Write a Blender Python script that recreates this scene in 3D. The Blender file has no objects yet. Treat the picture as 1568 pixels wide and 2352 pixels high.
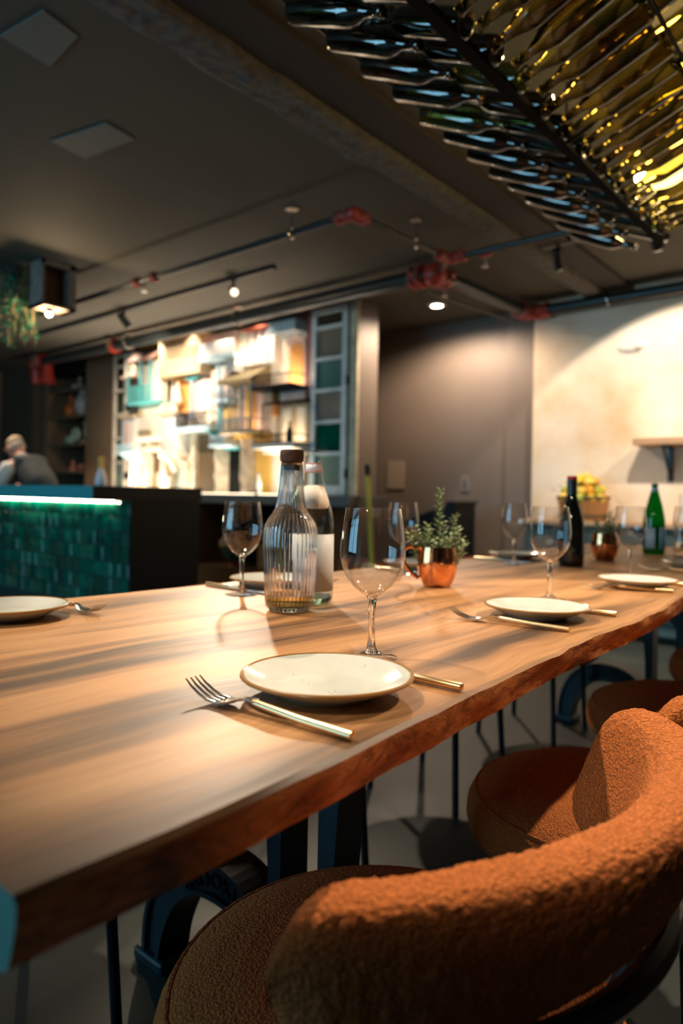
import bpy, bmesh, math, random
from mathutils import Vector, Matrix, noise
R = math.radians
PI = math.pi
C = bpy.context.scene
COL = C.collection
random.seed(7)

# ------------------------------------------------------------------ camera
# room axes: X along the dining table (away from the window wall), Y across it (towards the bar), Z up
EYE = Vector((0, 0, .986))
cam_d = bpy.data.cameras.new('camera')
cam = bpy.data.objects.new('camera', cam_d)
COL.objects.link(cam)
cam.location = EYE
cam.rotation_mode = 'QUATERNION'
cam.rotation_quaternion = (Matrix.Rotation(R(-50), 3, 'Z') @ Matrix.Rotation(R(90), 3, 'X') @ Matrix.Rotation(R(1.0), 3, 'Z')).to_quaternion()
cam_d.sensor_width = 36
cam_d.lens = 1600 / 2352 * 36
cam_d.shift_y = -(1176 - 1139) / 2352
cam_d.clip_start = .02
cam_d.dof.use_dof = True
cam_d.dof.focus_distance = .93
cam_d.dof.aperture_fstop = 3.0
C.camera = cam
C.view_settings.view_transform = 'Standard'
C.view_settings.look = 'None'
C.view_settings.gamma = 1
C.view_settings.use_curve_mapping = False
C.view_settings.exposure = 0.35
C.cycles.use_denoising = True
C.cycles.max_bounces = 12
C.cycles.transmission_bounces = 12
C.cycles.transparent_max_bounces = 48
C.cycles.sample_clamp_indirect = 6
C.cycles.caustics_reflective = True
C.cycles.caustics_refractive = True

# ------------------------------------------------------------------ world: daylight outside the windows
w = bpy.data.worlds.new('world')
C.world = w
w.use_nodes = True
bg = w.node_tree.nodes['Background']
bg.inputs[0].default_value = (.25, .62, .85, 1)
bg.inputs[1].default_value = .6

def light(name, kind, loc, energy, col, aim=None, **kw):
    d = bpy.data.lights.new(name, kind)
    d.energy = energy
    d.color = col
    for k, v in kw.items():
        setattr(d, k, v)
    o = bpy.data.objects.new(name, d)
    COL.objects.link(o)
    o.location = loc
    if aim is not None:
        o.rotation_mode = 'QUATERNION'
        o.rotation_quaternion = (Vector(aim) - Vector(loc)).to_track_quat('-Z', 'Y')
    return o

WARM = (1, .70, .40)
COOL = (.33, .67, .93)
WINDOWS = [(2.0, 3.2), (3.3, 4.5), (4.6, 5.8)]     # Y spans of the windows in the wall behind the camera
for a, b in WINDOWS:
    light('window_daylight', 'AREA', (-2.72, (a + b) / 2, 1.425), 46, COOL, aim=(0, (a + b) / 2, 1.425),
          shape='RECTANGLE', size=b - a, size_y=2.05)

# ------------------------------------------------------------------ helpers
def link(name, mesh, m=None, parent=None, label=None, cat=None, group=None, kind=None):
    o = bpy.data.objects.new(name, mesh)
    COL.objects.link(o)
    if m is not None and mesh is not None and not mesh.materials:
        for x in (m if isinstance(m, (list, tuple)) else [m]):
            mesh.materials.append(x)
    if parent is not None:
        o.parent = parent
    tag(o, label, cat, group, kind)
    return o

def tag(o, label=None, cat=None, group=None, kind=None):
    if label: o['label'] = label
    if cat: o['category'] = cat
    if group: o['group'] = group
    if kind: o['kind'] = kind
    return o

def empty(name, loc, label, cat, group=None, rz=0):
    o = bpy.data.objects.new(name, None)
    COL.objects.link(o)
    o.location = loc
    o.rotation_euler = (0, 0, rz)
    o.empty_display_size = .05
    return tag(o, label, cat, group)

def kids(o):
    return [c for c in bpy.data.objects if c.parent == o]

def dup(root, loc, rz=0, label=None, group=None, tree=None):
    tree = tree or [(c, kids(c)) for c in kids(root)]
    r = root.copy(); COL.objects.link(r)
    r.location = loc; r.rotation_euler = (0, 0, rz)
    if label: r['label'] = label
    if group: r['group'] = group
    for c, gs in tree:
        n = c.copy(); COL.objects.link(n); n.parent = r
        for g in gs:
            q = g.copy(); COL.objects.link(q); q.parent = n
    return r

class MB:
    """collects shapes into one bmesh and links it as one mesh object"""
    def __init__(s):
        s.b = bmesh.new()
    def box(s, x0, x1, y0, y1, z0, z1, bev=0, mi=0, M=None):
        g = bmesh.ops.create_cube(s.b, size=1)
        vs = g['verts']
        bmesh.ops.scale(s.b, vec=(abs(x1 - x0), abs(y1 - y0), abs(z1 - z0)), verts=vs)
        bmesh.ops.translate(s.b, vec=((x0 + x1) / 2, (y0 + y1) / 2, (z0 + z1) / 2), verts=vs)
        if bev:
            es = list({e for v in vs for e in v.link_edges})
            r = bmesh.ops.bevel(s.b, geom=es, offset=bev, segments=2, affect='EDGES', profile=.5)
            vs = list({v for f in r['faces'] for v in f.verts} | {v for v in vs if v.is_valid})
        if M is not None:
            bmesh.ops.transform(s.b, matrix=M, verts=vs)
        if mi:
            for f in {f for v in vs for f in v.link_faces}: f.material_index = mi
        return s
    def lathe(s, prof, n=32, o=(0, 0, 0), M=None, close=False, flute=0, nf=0, frange=None):
        rings = []
        new = []
        for (r, z) in prof:
            if r < 1e-6:
                v = s.b.verts.new((o[0], o[1], o[2] + z)); rings.append([v]); new.append(v)
            else:
                ring = []
                for i in range(n):
                    a = 2 * PI * i / n
                    rr = r
                    if flute and (frange is None or frange[0] < z < frange[1]):
                        rr = r - flute * abs(math.sin(nf * a / 2))**.7
                    v = s.b.verts.new((o[0] + rr * math.cos(a), o[1] + rr * math.sin(a), o[2] + z)); ring.append(v)
                rings.append(ring); new += ring
        seq = list(zip(rings, rings[1:])) + ([(rings[-1], rings[0])] if close else [])
        for A, B in seq:
            if len(A) == 1 and len(B) == 1: continue
            for i in range(n):
                j = (i + 1) % n
                if len(A) == 1: f = (A[0], B[j], B[i])
                elif len(B) == 1: f = (A[i], A[j], B[0])
                else: f = (A[i], A[j], B[j], B[i])
                try: s.b.faces.new(f)
                except ValueError: pass
        if M is not None:
            bmesh.ops.transform(s.b, matrix=M, verts=new)
        return s
    def tube(s, pts, rad, n=10, cap=True, flat=1.0):
        pts = [Vector(p) for p in pts]
        rs = rad if isinstance(rad, (list, tuple)) else [rad] * len(pts)
        rings = []
        up = Vector((0, 0, 1))
        prev = None
        for i, p in enumerate(pts):
            t = (pts[min(i + 1, len(pts) - 1)] - pts[max(i - 1, 0)]).normalized()
            if prev is None:
                a = up if abs(t.dot(up)) < .95 else Vector((1, 0, 0))
                x = t.cross(a).normalized()
            else:
                x = (prev - t * prev.dot(t)).normalized()
            prev = x
            y = t.cross(x)
            rings.append([s.b.verts.new(p + rs[i] * (math.cos(2 * PI * k / n) * x + flat * math.sin(2 * PI * k / n) * y)) for k in range(n)])
        for A, B in zip(rings, rings[1:]):
            for k in range(n):
                s.b.faces.new((A[k], A[(k + 1) % n], B[(k + 1) % n], B[k]))
        if cap:
            s.b.faces.new(rings[0][::-1]); s.b.faces.new(rings[-1])
        return s
    def prism(s, poly, axis, a, b):
        """poly: 2-D outline; axis 0: (y,z) outline swept along x, 1: (x,z) along y, 2: (x,y) along z"""
        def P(p, h):
            return {0: (h, p[0], p[1]), 1: (p[0], h, p[1]), 2: (p[0], p[1], h)}[axis]
        A = [s.b.verts.new(P(p, a)) for p in poly]
        B = [s.b.verts.new(P(p, b)) for p in poly]
        n = len(poly)
        for i in range(n):
            s.b.faces.new((A[i], A[(i + 1) % n], B[(i + 1) % n], B[i]))
        s.b.faces.new(A[::-1]); s.b.faces.new(B)
        return s
    def ball(s, c, r, sc=(1, 1, 1), sub=2, M=None):
        g = bmesh.ops.create_icosphere(s.b, subdivisions=sub, radius=r)
        bmesh.ops.scale(s.b, vec=sc, verts=g['verts'])
        if M is not None: bmesh.ops.transform(s.b, matrix=M, verts=g['verts'])
        bmesh.ops.translate(s.b, vec=c, verts=g['verts'])
        return s
    def mesh(s, name, smooth=True, ang=35):
        bmesh.ops.recalc_face_normals(s.b, faces=s.b.faces)
        m = bpy.data.meshes.new(name)
        if smooth:
            for f in s.b.faces: f.smooth = True
            for e in s.b.edges:
                if len(e.link_faces) == 2 and e.calc_face_angle(0) > R(ang): e.smooth = False
        s.b.to_mesh(m); s.b.free()
        return m
    def build(s, name, m, parent=None, smooth=True, ang=35, **kw):
        return link(name, s.mesh(name, smooth, ang), m, parent, **kw)

# ------------------------------------------------------------------ materials
def nm(name):
    m = bpy.data.materials.new(name)
    m.use_nodes = True
    nt = m.node_tree
    return m, nt, nt.nodes['Principled BSDF']

def sv(node, key, val):
    if key in node.inputs:
        node.inputs[key].default_value = val

def plain(name, col, rough=.5, metal=0, var=.0, vscale=8, bump=0, bscale=60, spec=.5, coat=0, sheen=0, stretch=(1, 1, 1), detail=4):
    m, nt, p = nm(name)
    N, L = nt.nodes, nt.links
    p.inputs['Base Color'].default_value = (*col, 1)
    p.inputs['Roughness'].default_value = rough
    p.inputs['Metallic'].default_value = metal
    sv(p, 'Specular IOR Level', spec); sv(p, 'Coat Weight', coat); sv(p, 'Sheen Weight', sheen)
    if var or bump:
        tc = N.new('ShaderNodeTexCoord'); mp = N.new('ShaderNodeMapping')
        mp.inputs['Scale'].default_value = stretch
        L.new(tc.outputs['Object'], mp.inputs[0])
    if var:
        n = N.new('ShaderNodeTexNoise'); n.inputs['Scale'].default_value = vscale; n.inputs['Detail'].default_value = detail
        L.new(mp.outputs[0], n.inputs[0])
        r = N.new('ShaderNodeValToRGB')
        r.color_ramp.elements[0].position = .3; r.color_ramp.elements[1].position = .7
        r.color_ramp.elements[0].color = (*[c * (1 - var) for c in col], 1)
        r.color_ramp.elements[1].color = (*[min(1, c * (1 + var)) for c in col], 1)
        L.new(n.outputs[0], r.inputs[0]); L.new(r.outputs[0], p.inputs['Base Color'])
    if bump:
        n = N.new('ShaderNodeTexNoise'); n.inputs['Scale'].default_value = bscale; n.inputs['Detail'].default_value = 5
        L.new(mp.outputs[0], n.inputs[0])
        b = N.new('ShaderNodeBump'); b.inputs['Strength'].default_value = bump; b.inputs['Distance'].default_value = .01
        L.new(n.outputs[0], b.inputs['Height']); L.new(b.outputs[0], p.inputs['Normal'])
    return m

def emit(name, col, s):
    m = bpy.data.materials.new(name); m.use_nodes = True
    nt = m.node_tree; nt.nodes.clear()
    e = nt.nodes.new('ShaderNodeEmission'); e.inputs[0].default_value = (*col, 1); e.inputs[1].default_value = s
    o = nt.nodes.new('ShaderNodeOutputMaterial'); nt.links.new(e.outputs[0], o.inputs[0])
    return m

def thin_glass(name, tint=(1, 1, 1), ior=1.5, rough=0.0, vary=None, gain=1.0):
    """a single sheet of glass: tinted see-through plus Fresnel mirror"""
    m = bpy.data.materials.new(name); m.use_nodes = True
    nt = m.node_tree; nt.nodes.clear(); N, L = nt.nodes, nt.links
    t = N.new('ShaderNodeBsdfTransparent'); t.inputs[0].default_value = (*tint, 1)
    if vary:
        oi = N.new('ShaderNodeObjectInfo'); r = N.new('ShaderNodeValToRGB')
        r.color_ramp.interpolation = 'CONSTANT'
        while len(r.color_ramp.elements) < len(vary): r.color_ramp.elements.new(.5)
        for i, c in enumerate(vary):
            r.color_ramp.elements[i].position = i / len(vary); r.color_ramp.elements[i].color = (*c, 1)
        L.new(oi.outputs['Random'], r.inputs[0]); L.new(r.outputs[0], t.inputs[0])
    g = N.new('ShaderNodeBsdfGlossy'); g.inputs['Roughness'].default_value = rough
    f = N.new('ShaderNodeFresnel')
    ge = N.new('ShaderNodeNewGeometry'); io = N.new('ShaderNodeMapRange')     # a thin sheet mirrors alike from both sides
    io.inputs[3].default_value = ior; io.inputs[4].default_value = 1 / ior
    L.new(ge.outputs['Backfacing'], io.inputs[0]); L.new(io.outputs[0], f.inputs[0])
    mx = N.new('ShaderNodeMixShader')
    if gain != 1:
        q = N.new('ShaderNodeMath'); q.operation = 'MULTIPLY'; q.use_clamp = True; q.inputs[1].default_value = gain
        L.new(f.outputs[0], q.inputs[0]); L.new(q.outputs[0], mx.inputs[0])
    else:
        L.new(f.outputs[0], mx.inputs[0])
    L.new(t.outputs[0], mx.inputs[1]); L.new(g.outputs[0], mx.inputs[2])
    o = N.new('ShaderNodeOutputMaterial'); L.new(mx.outputs[0], o.inputs[0])
    return m

def solid_glass(name, tint=(1, 1, 1), ior=1.45, rough=0):
    m, nt, p = nm(name)
    p.inputs['Base Color'].default_value = (*tint, 1)
    p.inputs['Roughness'].default_value = rough
    p.inputs['IOR'].default_value = ior
    p.inputs['Transmission Weight'].default_value = 1
    return m

def ramp(N, L, fac, stops):
    r = N.new('ShaderNodeValToRGB')
    e = r.color_ramp.elements
    while len(e) < len(stops): e.new(.5)
    for i, (p, c) in enumerate(stops):
        e[i].position = p; e[i].color = (*c, 1)
    L.new(fac, r.inputs[0])
    return r

def wood_top():
    m, nt, p = nm('walnut_slab_top'); N, L = nt.nodes, nt.links
    tc = N.new('ShaderNodeTexCoord')
    # gentle wander of the grain
    w0 = N.new('ShaderNodeMapping'); w0.inputs['Scale'].default_value = (1.1, 2.2, 1); L.new(tc.outputs['Object'], w0.inputs[0])
    nz = N.new('ShaderNodeTexNoise'); nz.inputs['Scale'].default_value = 1.6; nz.inputs['Detail'].default_value = 2; L.new(w0.outputs[0], nz.inputs[0])
    ad = N.new('ShaderNodeVectorMath'); ad.operation = 'MULTIPLY_ADD'
    L.new(nz.outputs['Color'], ad.inputs[0]); ad.inputs[1].default_value = (0, .16, 0); L.new(tc.outputs['Object'], ad.inputs[2])
    a = N.new('ShaderNodeMapping'); a.inputs['Scale'].default_value = (.55, 8, 1); L.new(ad.outputs[0], a.inputs[0])
    n1 = N.new('ShaderNodeTexNoise'); n1.inputs['Scale'].default_value = 1.5; n1.inputs['Detail'].default_value = 5; n1.inputs['Roughness'].default_value = .55; L.new(a.outputs[0], n1.inputs[0])
    r1 = ramp(N, L, n1.outputs[0], [(.33, (.055, .028, .013)), (.42, (.19, .092, .036)), (.52, (.40, .20, .078)), (.75, (.54, .30, .128))])
    b = N.new('ShaderNodeMapping'); b.inputs['Scale'].default_value = (3, 90, 1); L.new(ad.outputs[0], b.inputs[0])
    n2 = N.new('ShaderNodeTexNoise'); n2.inputs['Scale'].default_value = 2; n2.inputs['Detail'].default_value = 4; L.new(b.outputs[0], n2.inputs[0])
    r2 = ramp(N, L, n2.outputs[0], [(.3, (.62, .58, .52)), (.65, (1, 1, 1))])
    mx = N.new('ShaderNodeMix'); mx.data_type = 'RGBA'; mx.blend_type = 'MULTIPLY'; mx.inputs[0].default_value = .7
    L.new(r1.outputs[0], mx.inputs[6]); L.new(r2.outputs[0], mx.inputs[7]); L.new(mx.outputs[2], p.inputs['Base Color'])
    rr = N.new('ShaderNodeMapRange'); rr.inputs[3].default_value = .40; rr.inputs[4].default_value = .56; sv(p, 'Specular IOR Level', .28); L.new(n2.outputs[0], rr.inputs[0]); L.new(rr.outputs[0], p.inputs['Roughness'])
    bp = N.new('ShaderNodeBump'); bp.inputs['Strength'].default_value = .05; bp.inputs['Distance'].default_value = .004; L.new(n2.outputs[0], bp.inputs['Height']); L.new(bp.outputs[0], p.inputs['Normal'])
    return m

def wood_edge():
    m, nt, p = nm('walnut_live_edge'); N, L = nt.nodes, nt.links
    tc = N.new('ShaderNodeTexCoord')
    a = N.new('ShaderNodeMapping'); a.inputs['Scale'].default_value = (5, 5, 16); a.inputs['Rotation'].default_value = (0, R(-18), 0); L.new(tc.outputs['Object'], a.inputs[0])
    n1 = N.new('ShaderNodeTexNoise'); n1.inputs['Scale'].default_value = 1.6; n1.inputs['Detail'].default_value = 6; n1.inputs['Distortion'].default_value = 1.6; L.new(a.outputs[0], n1.inputs[0])
    r1 = ramp(N, L, n1.outputs[0], [(.30, (.07, .018, .006)), (.42, (.33, .11, .030)), (.55, (.52, .20, .058)), (.72, (.62, .28, .10))])
    n3 = N.new('ShaderNodeTexNoise'); n3.inputs['Scale'].default_value = 1.1; n3.inputs['Detail'].default_value = 3; n3.inputs['Distortion'].default_value = 3.5; L.new(a.outputs[0], n3.inputs[0])
    r3 = ramp(N, L, n3.outputs[0], [(.455, (1, 1, 1)), (.485, (.22, .16, .14)), (.515, (.95, .95, .95)), (.56, (.5, .42, .38)), (.585, (1, 1, 1))])
    mv = N.new('ShaderNodeMix'); mv.data_type = 'RGBA'; mv.blend_type = 'MULTIPLY'; mv.inputs[0].default_value = .75
    L.new(r1.outputs[0], mv.inputs[6]); L.new(r3.outputs[0], mv.inputs[7])
    L.new(mv.outputs[2], p.inputs['Base Color'])
    p.inputs['Roughness'].default_value = .42
    bp = N.new('ShaderNodeBump'); bp.inputs['Strength'].default_value = .35; bp.inputs['Distance'].default_value = .006; L.new(n1.outputs[0], bp.inputs['Height']); L.new(bp.outputs[0], p.inputs['Normal'])
    return m

def boucle(name, col):
    m, nt, p = nm(name); N, L = nt.nodes, nt.links
    tc = N.new('ShaderNodeTexCoord')
    v = N.new('ShaderNodeTexVoronoi'); v.inputs['Scale'].default_value = 260; L.new(tc.outputs['Object'], v.inputs[0])
    n = N.new('ShaderNodeTexNoise'); n.inputs['Scale'].default_value = 420; n.inputs['Detail'].default_value = 3; L.new(tc.outputs['Object'], n.inputs[0])
    mx = N.new('ShaderNodeMath'); mx.operation = 'ADD'; L.new(v.outputs['Distance'], mx.inputs[0]); L.new(n.outputs[0], mx.inputs[1])
    r = ramp(N, L, mx.outputs[0], [(.45, tuple(min(1, c * 1.25) for c in col)), (1.0, tuple(c * .62 for c in col))])
    L.new(r.outputs[0], p.inputs['Base Color'])
    p.inputs['Roughness'].default_value = .95
    sv(p, 'Sheen Weight', .08); sv(p, 'Sheen Tint', (1, .6, .3, 1)); sv(p, 'Specular IOR Level', .15)
    bp = N.new('ShaderNodeBump'); bp.invert = True; bp.inputs['Strength'].default_value = .9; bp.inputs['Distance'].default_value = .004
    L.new(mx.outputs[0], bp.inputs['Height']); L.new(bp.outputs[0], p.inputs['Normal'])
    return m

def plaster(name, stops, scale=1.2, rough=.85, bump=.15):
    m, nt, p = nm(name); N, L = nt.nodes, nt.links
    tc = N.new('ShaderNodeTexCoord')
    n = N.new('ShaderNodeTexNoise'); n.inputs['Scale'].default_value = scale; n.inputs['Detail'].default_value = 7; n.inputs['Roughness'].default_value = .6
    L.new(tc.outputs['Object'], n.inputs[0])
    r = ramp(N, L, n.outputs[0], stops); L.new(r.outputs[0], p.inputs['Base Color'])
    p.inputs['Roughness'].default_value = rough
    n2 = N.new('ShaderNodeTexNoise'); n2.inputs['Scale'].default_value = 14; n2.inputs['Detail'].default_value = 6; L.new(tc.outputs['Object'], n2.inputs[0])
    bp = N.new('ShaderNodeBump'); bp.inputs['Strength'].default_value = bump; bp.inputs['Distance'].default_value = .02
    L.new(n2.outputs[0], bp.inputs['Height']); L.new(bp.outputs[0], p.inputs['Normal'])
    return m

def varied(name, cols, rough=.15, metal=0, coat=0):
    m, nt, p = nm(name); N, L = nt.nodes, nt.links
    oi = N.new('ShaderNodeObjectInfo')
    r = ramp(N, L, oi.outputs['Random'], [(i / max(1, len(cols) - 1), c) for i, c in enumerate(cols)])
    L.new(r.outputs[0], p.inputs['Base Color'])
    p.inputs['Roughness'].default_value = rough; p.inputs['Metallic'].default_value = metal; sv(p, 'Coat Weight', coat)
    return m

M_CEIL = plaster('ceiling_paint', [(.3, (.062, .057, .043)), (.7, (.082, .075, .056))], 1.0, .8, .06)
M_LIGHTPATCH = plain('ceiling_patch_paint', (.12, .13, .115), .7)
M_BEAM = plain('rough_concrete', (.10, .095, .085), .9, var=.35, vscale=22, bump=1.0, bscale=24)
M_FLOOR = plaster('polished_concrete', [(.3, (.017, .027, .024)), (.5, (.028, .038, .033)), (.72, (.055, .060, .052))], 1.6, .55, .03)
M_DARKWALL = plaster('taupe_paint', [(.3, (.135, .108, .088)), (.7, (.16, .130, .105))], .8, .55, .03)
M_BEIGE = plaster('aged_ochre_plaster', [(.30, (.58, .41, .23)), (.45, (.69, .56, .41)), (.6, (.75, .67, .55)), (.75, (.79, .74, .66))], 1.5, .85, .1)
M_BROWNWALL = plain('brown_paint', (.16, .10, .055), .6, var=.1, vscale=2)
M_BLACK = plain('satin_black', (.007, .008, .008), .5, spec=.2)
M_SLABTOP = plain('black_stone', (.008, .008, .008), .35, spec=.25)
M_IRON = plain('cast_iron_paint', (.006, .020, .027), .4, metal=.2, var=.3, vscale=20)
M_LEGS = plain('black_steel', (.012, .014, .018), .38, metal=.3)
M_PIPE = plain('black_pipe', (.035, .04, .04), .3, metal=.4)
M_RED = plain('red_coupling', (.38, .035, .02), .4)
M_STEEL = plain('steel', (.65, .62, .57), .18, metal=1)
M_GOLD = plain('champagne_gold', (.84, .60, .32), .33, metal=1)
M_COPPER = plain('copper', (.86, .38, .18), .1, metal=1)
M_WOODTOP = wood_top()
M_WOODEDGE = wood_edge()
M_BOUCLE = boucle('rust_boucle', (.67, .195, .048))
M_TILE = varied('green_glazed_tile', [(.0, .055, .035), (.0, .10, .065), (.005, .075, .05), (.01, .14, .085), (.0, .045, .04)], .08, coat=.5)
M_GROUT = plain('dark_grout', (.01, .03, .025), .8)
M_GLASS = thin_glass('wine_glass_wall', (.975, .98, .985), 1.45, gain=1.5)
M_STEM = solid_glass('wine_glass_stem')
M_PANE = thin_glass('window_pane', (.9, .95, .95))
M_CREAMPLATE = plain('cream_glaze', (.59, .61, .55), .14, var=.05, vscale=30, coat=.3)
M_RIM = plain('brown_rim_glaze', (.30, .15, .05), .2)
M_WHITEPAINT = plain('white_paint', (.75, .72, .66), .5)
M_LABEL = plain('paper_label', (.72, .70, .66), .6)
M_CORK = plain('dark_cork', (.065, .028, .016), .8, var=.3, vscale=120)
M_LEAF = varied('rosemary_leaf', [(.12, .20, .06), (.20, .28, .11), (.30, .38, .20)], .5)
M_STALK = plain('herb_stalk', (.25, .20, .09), .7)
M_IVY = varied('ivy_leaf', [(.01, .09, .05), (.015, .14, .06), (.03, .18, .08)], .4)
M_CREAM = plain('cream_stucco', (.80, .70, .55), .8, var=.08, vscale=9, bump=.2, bscale=40)
M_PINK = plain('pink_stucco', (.75, .50, .40), .8, var=.1, vscale=9)
M_ORANGE = plain('orange_paint', (.70, .30, .08), .7, var=.1, vscale=6)
M_YELLOW = plain('yellow_paint', (.72, .42, .08), .7, var=.15, vscale=6)
M_TEAL = plain('teal_paint', (.10, .42, .42), .5)
M_PALEBLUE = plain('pale_blue_paint', (.45, .62, .68), .6)
M_GREYBLUE = plain('grey_blue_paint', (.30, .38, .44), .6)
M_BEIGEP = plain('beige_paint', (.45, .34, .20), .7)
M_OLIVE = plain('olive_roof', (.22, .17, .08), .7)
M_BROWNROOF = plain('brown_roof', (.09, .045, .03), .7)
M_DOORBROWN = plain('dark_door', (.10, .065, .03), .6)
M_ROCK = plain('plaster_rock', (.60, .50, .36), .9, var=.25, vscale=18, bump=.8, bscale=25)
M_PLUM = plain('plum_paint', (.20, .08, .075), .7)
M_WINBLUE = plain('weathered_blue_frame', (.42, .50, .53), .6, var=.15, vscale=14)
M_WINCREAM = plain('weathered_cream_frame', (.62, .52, .40), .7, var=.2, vscale=10)
M_SKIN = plain('skin', (.62, .30, .20), .5)
M_VEST = plain('charcoal_vest', (.035, .042, .042), .8)
M_SHIRT = plain('cream_shirt', (.75, .70, .64), .8)
M_TEALCLOTH = plain('teal_cloth', (.02, .17, .20), .8)
M_CAP = plain('khaki_cap', (.36, .27, .17), .85)
M_HAIR = plain('grey_hair', (.30, .25, .21), .8)

# ================================================================== room shell
CH = 2.6
def struct(name, mb, m, **kw):
    return mb.build(name, m, smooth=False, kind='structure', **kw)

struct('floor', MB().box(-2.8, 5.8, -2.8, 10, -.1, 0), M_FLOOR)
struct('ceiling', MB().box(-2.8, 5.8, -2.8, 10, CH, CH + .1), M_CEIL)
struct('wall_right', MB().box(5.40, 5.52, -2.6, 2.49, 0, CH), M_BEIGE)
struct('wall_taupe', MB().box(5.54, 5.66, 2.40, 9.8, 0, CH), M_DARKWALL)
struct('trim_1', MB().box(5.50, 5.54, 2.49, 2.78, 0, 2.52), M_DARKWALL)
struct('wall_near', MB().box(-2.6, 5.7, -2.72, -2.6, 0, CH), M_DARKWALL)
struct('wall_far', MB().box(-2.6, 5.7, 9.7, 9.82, 0, CH), M_BROWNWALL)
wb = MB()
ys = [-2.6] + [v for ab in WINDOWS for v in ab] + [9.7]
for i in range(0, len(ys), 2):
    wb.box(-2.7, -2.6, ys[i], ys[i + 1], 0, CH)
for a, b in WINDOWS:
    wb.box(-2.7, -2.6, a, b, 0, .4); wb.box(-2.7, -2.6, a, b, 2.45, CH)
struct('wall_window', wb, M_DARKWALL)
for i, (a, b) in enumerate(WINDOWS):
    f = MB()
    for y in (a, (a + b) / 2 - .025, b - .05): f.box(-2.69, -2.62, y, y + .05, .4, 2.45)
    for z in (.4, 1.75, 2.40): f.box(-2.688, -2.622, a, b, z, z + .05)
    o = struct('window_%d' % (i + 1), f, M_BLACK)
    MB().box(-2.658, -2.652, a + .05, b - .05, .45, 2.40).build('pane', M_PANE, o, smooth=False)

# concrete beam running along the ceiling, with a ragged lower edge
def beam():
    b = bmesh.new()
    n = 150
    rows = []
    for i in range(n + 1):
        x = -2.6 + 8.0 * i / n
        rough = 1 if x < 2.62 else .3
        e0 = 2.075 + rough * .022 * noise.noise((x * 5, 1, 0)) + rough * .012 * noise.noise((x * 17, 5, 0)) - (0 if x < 2.62 else .03)
        e1 = 1.895 + rough * .012 * noise.noise((x * 6, 9, 0))
        row = []
        for k in range(9):
            y = e0 + (e1 - e0) * k / 8
            zz = 2.545 + rough * .010 * noise.noise((x * 16, y * 16, 0)) + rough * .006 * noise.noise((x * 40, y * 40, 3))
            if k in (0, 8): zz += .012
            row.append(b.verts.new((x, y, zz)))
        row = [b.verts.new((x, e0 + .006, CH))] + row + [b.verts.new((x, e1 - .006, CH))]
        rows.append(row)
    for A, B in zip(rows, rows[1:]):
        for k in range(10): b.faces.new((A[k], A[k + 1], B[k + 1], B[k]))
    bmesh.ops.recalc_face_normals(b, faces=b.faces)
    m = bpy.data.meshes.new('ceiling_beam'); b.to_mesh(m); b.free()
    return m
link('ceiling_beam', beam(), M_BEAM, kind='structure')
struct('trim_2', MB().box(-2.6, 5.4, 1.70, 1.885, 2.575, CH), plain('dark_recess_paint', (.03, .024, .02), .8))  # dark strip painting in the shadow line beside the beam
for i, P in enumerate([[(1.096, 2.537), (1.128, 2.285), (1.271, 2.318), (1.296, 2.567)], [(1.58, 3.106), (1.652, 2.76), (1.811, 2.786), (1.765, 3.137)]]):  # window light reflected onto the ceiling, painted as pale panels
    MB().prism(P, 2, CH - .006, CH - .001).build('trim_%d' % (3 + i), M_LIGHTPATCH, smooth=False, kind='structure')

# wall block that carries the bar display, the brown panel and the shelf niche
FU = 4.46
st = MB()
st.box(FU, 4.70, 3.57, 7.62, 0, CH)
struct('wall_bar', st, M_DARKWALL)
struct('wall_brown', MB().box(4.42, 4.70, 7.14, 7.735, 0, CH - .001), M_BROWNWALL)
nb = MB()
nb.box(4.86, 4.90, 7.735, 8.66, 0, CH - .002)
nb.box(4.42, 4.90, 8.66, 8.80, 0, CH - .002)
nb.box(4.701, 4.90, 7.72, 7.7345, 0, CH - .003)
struct('wall_niche', nb, M_BROWNWALL)
struct('wall_left', MB().box(4.30, 4.42, 8.82, 9.7, 0, CH), plain('dark_brown_paint', (.07, .05, .03), .7))

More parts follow.
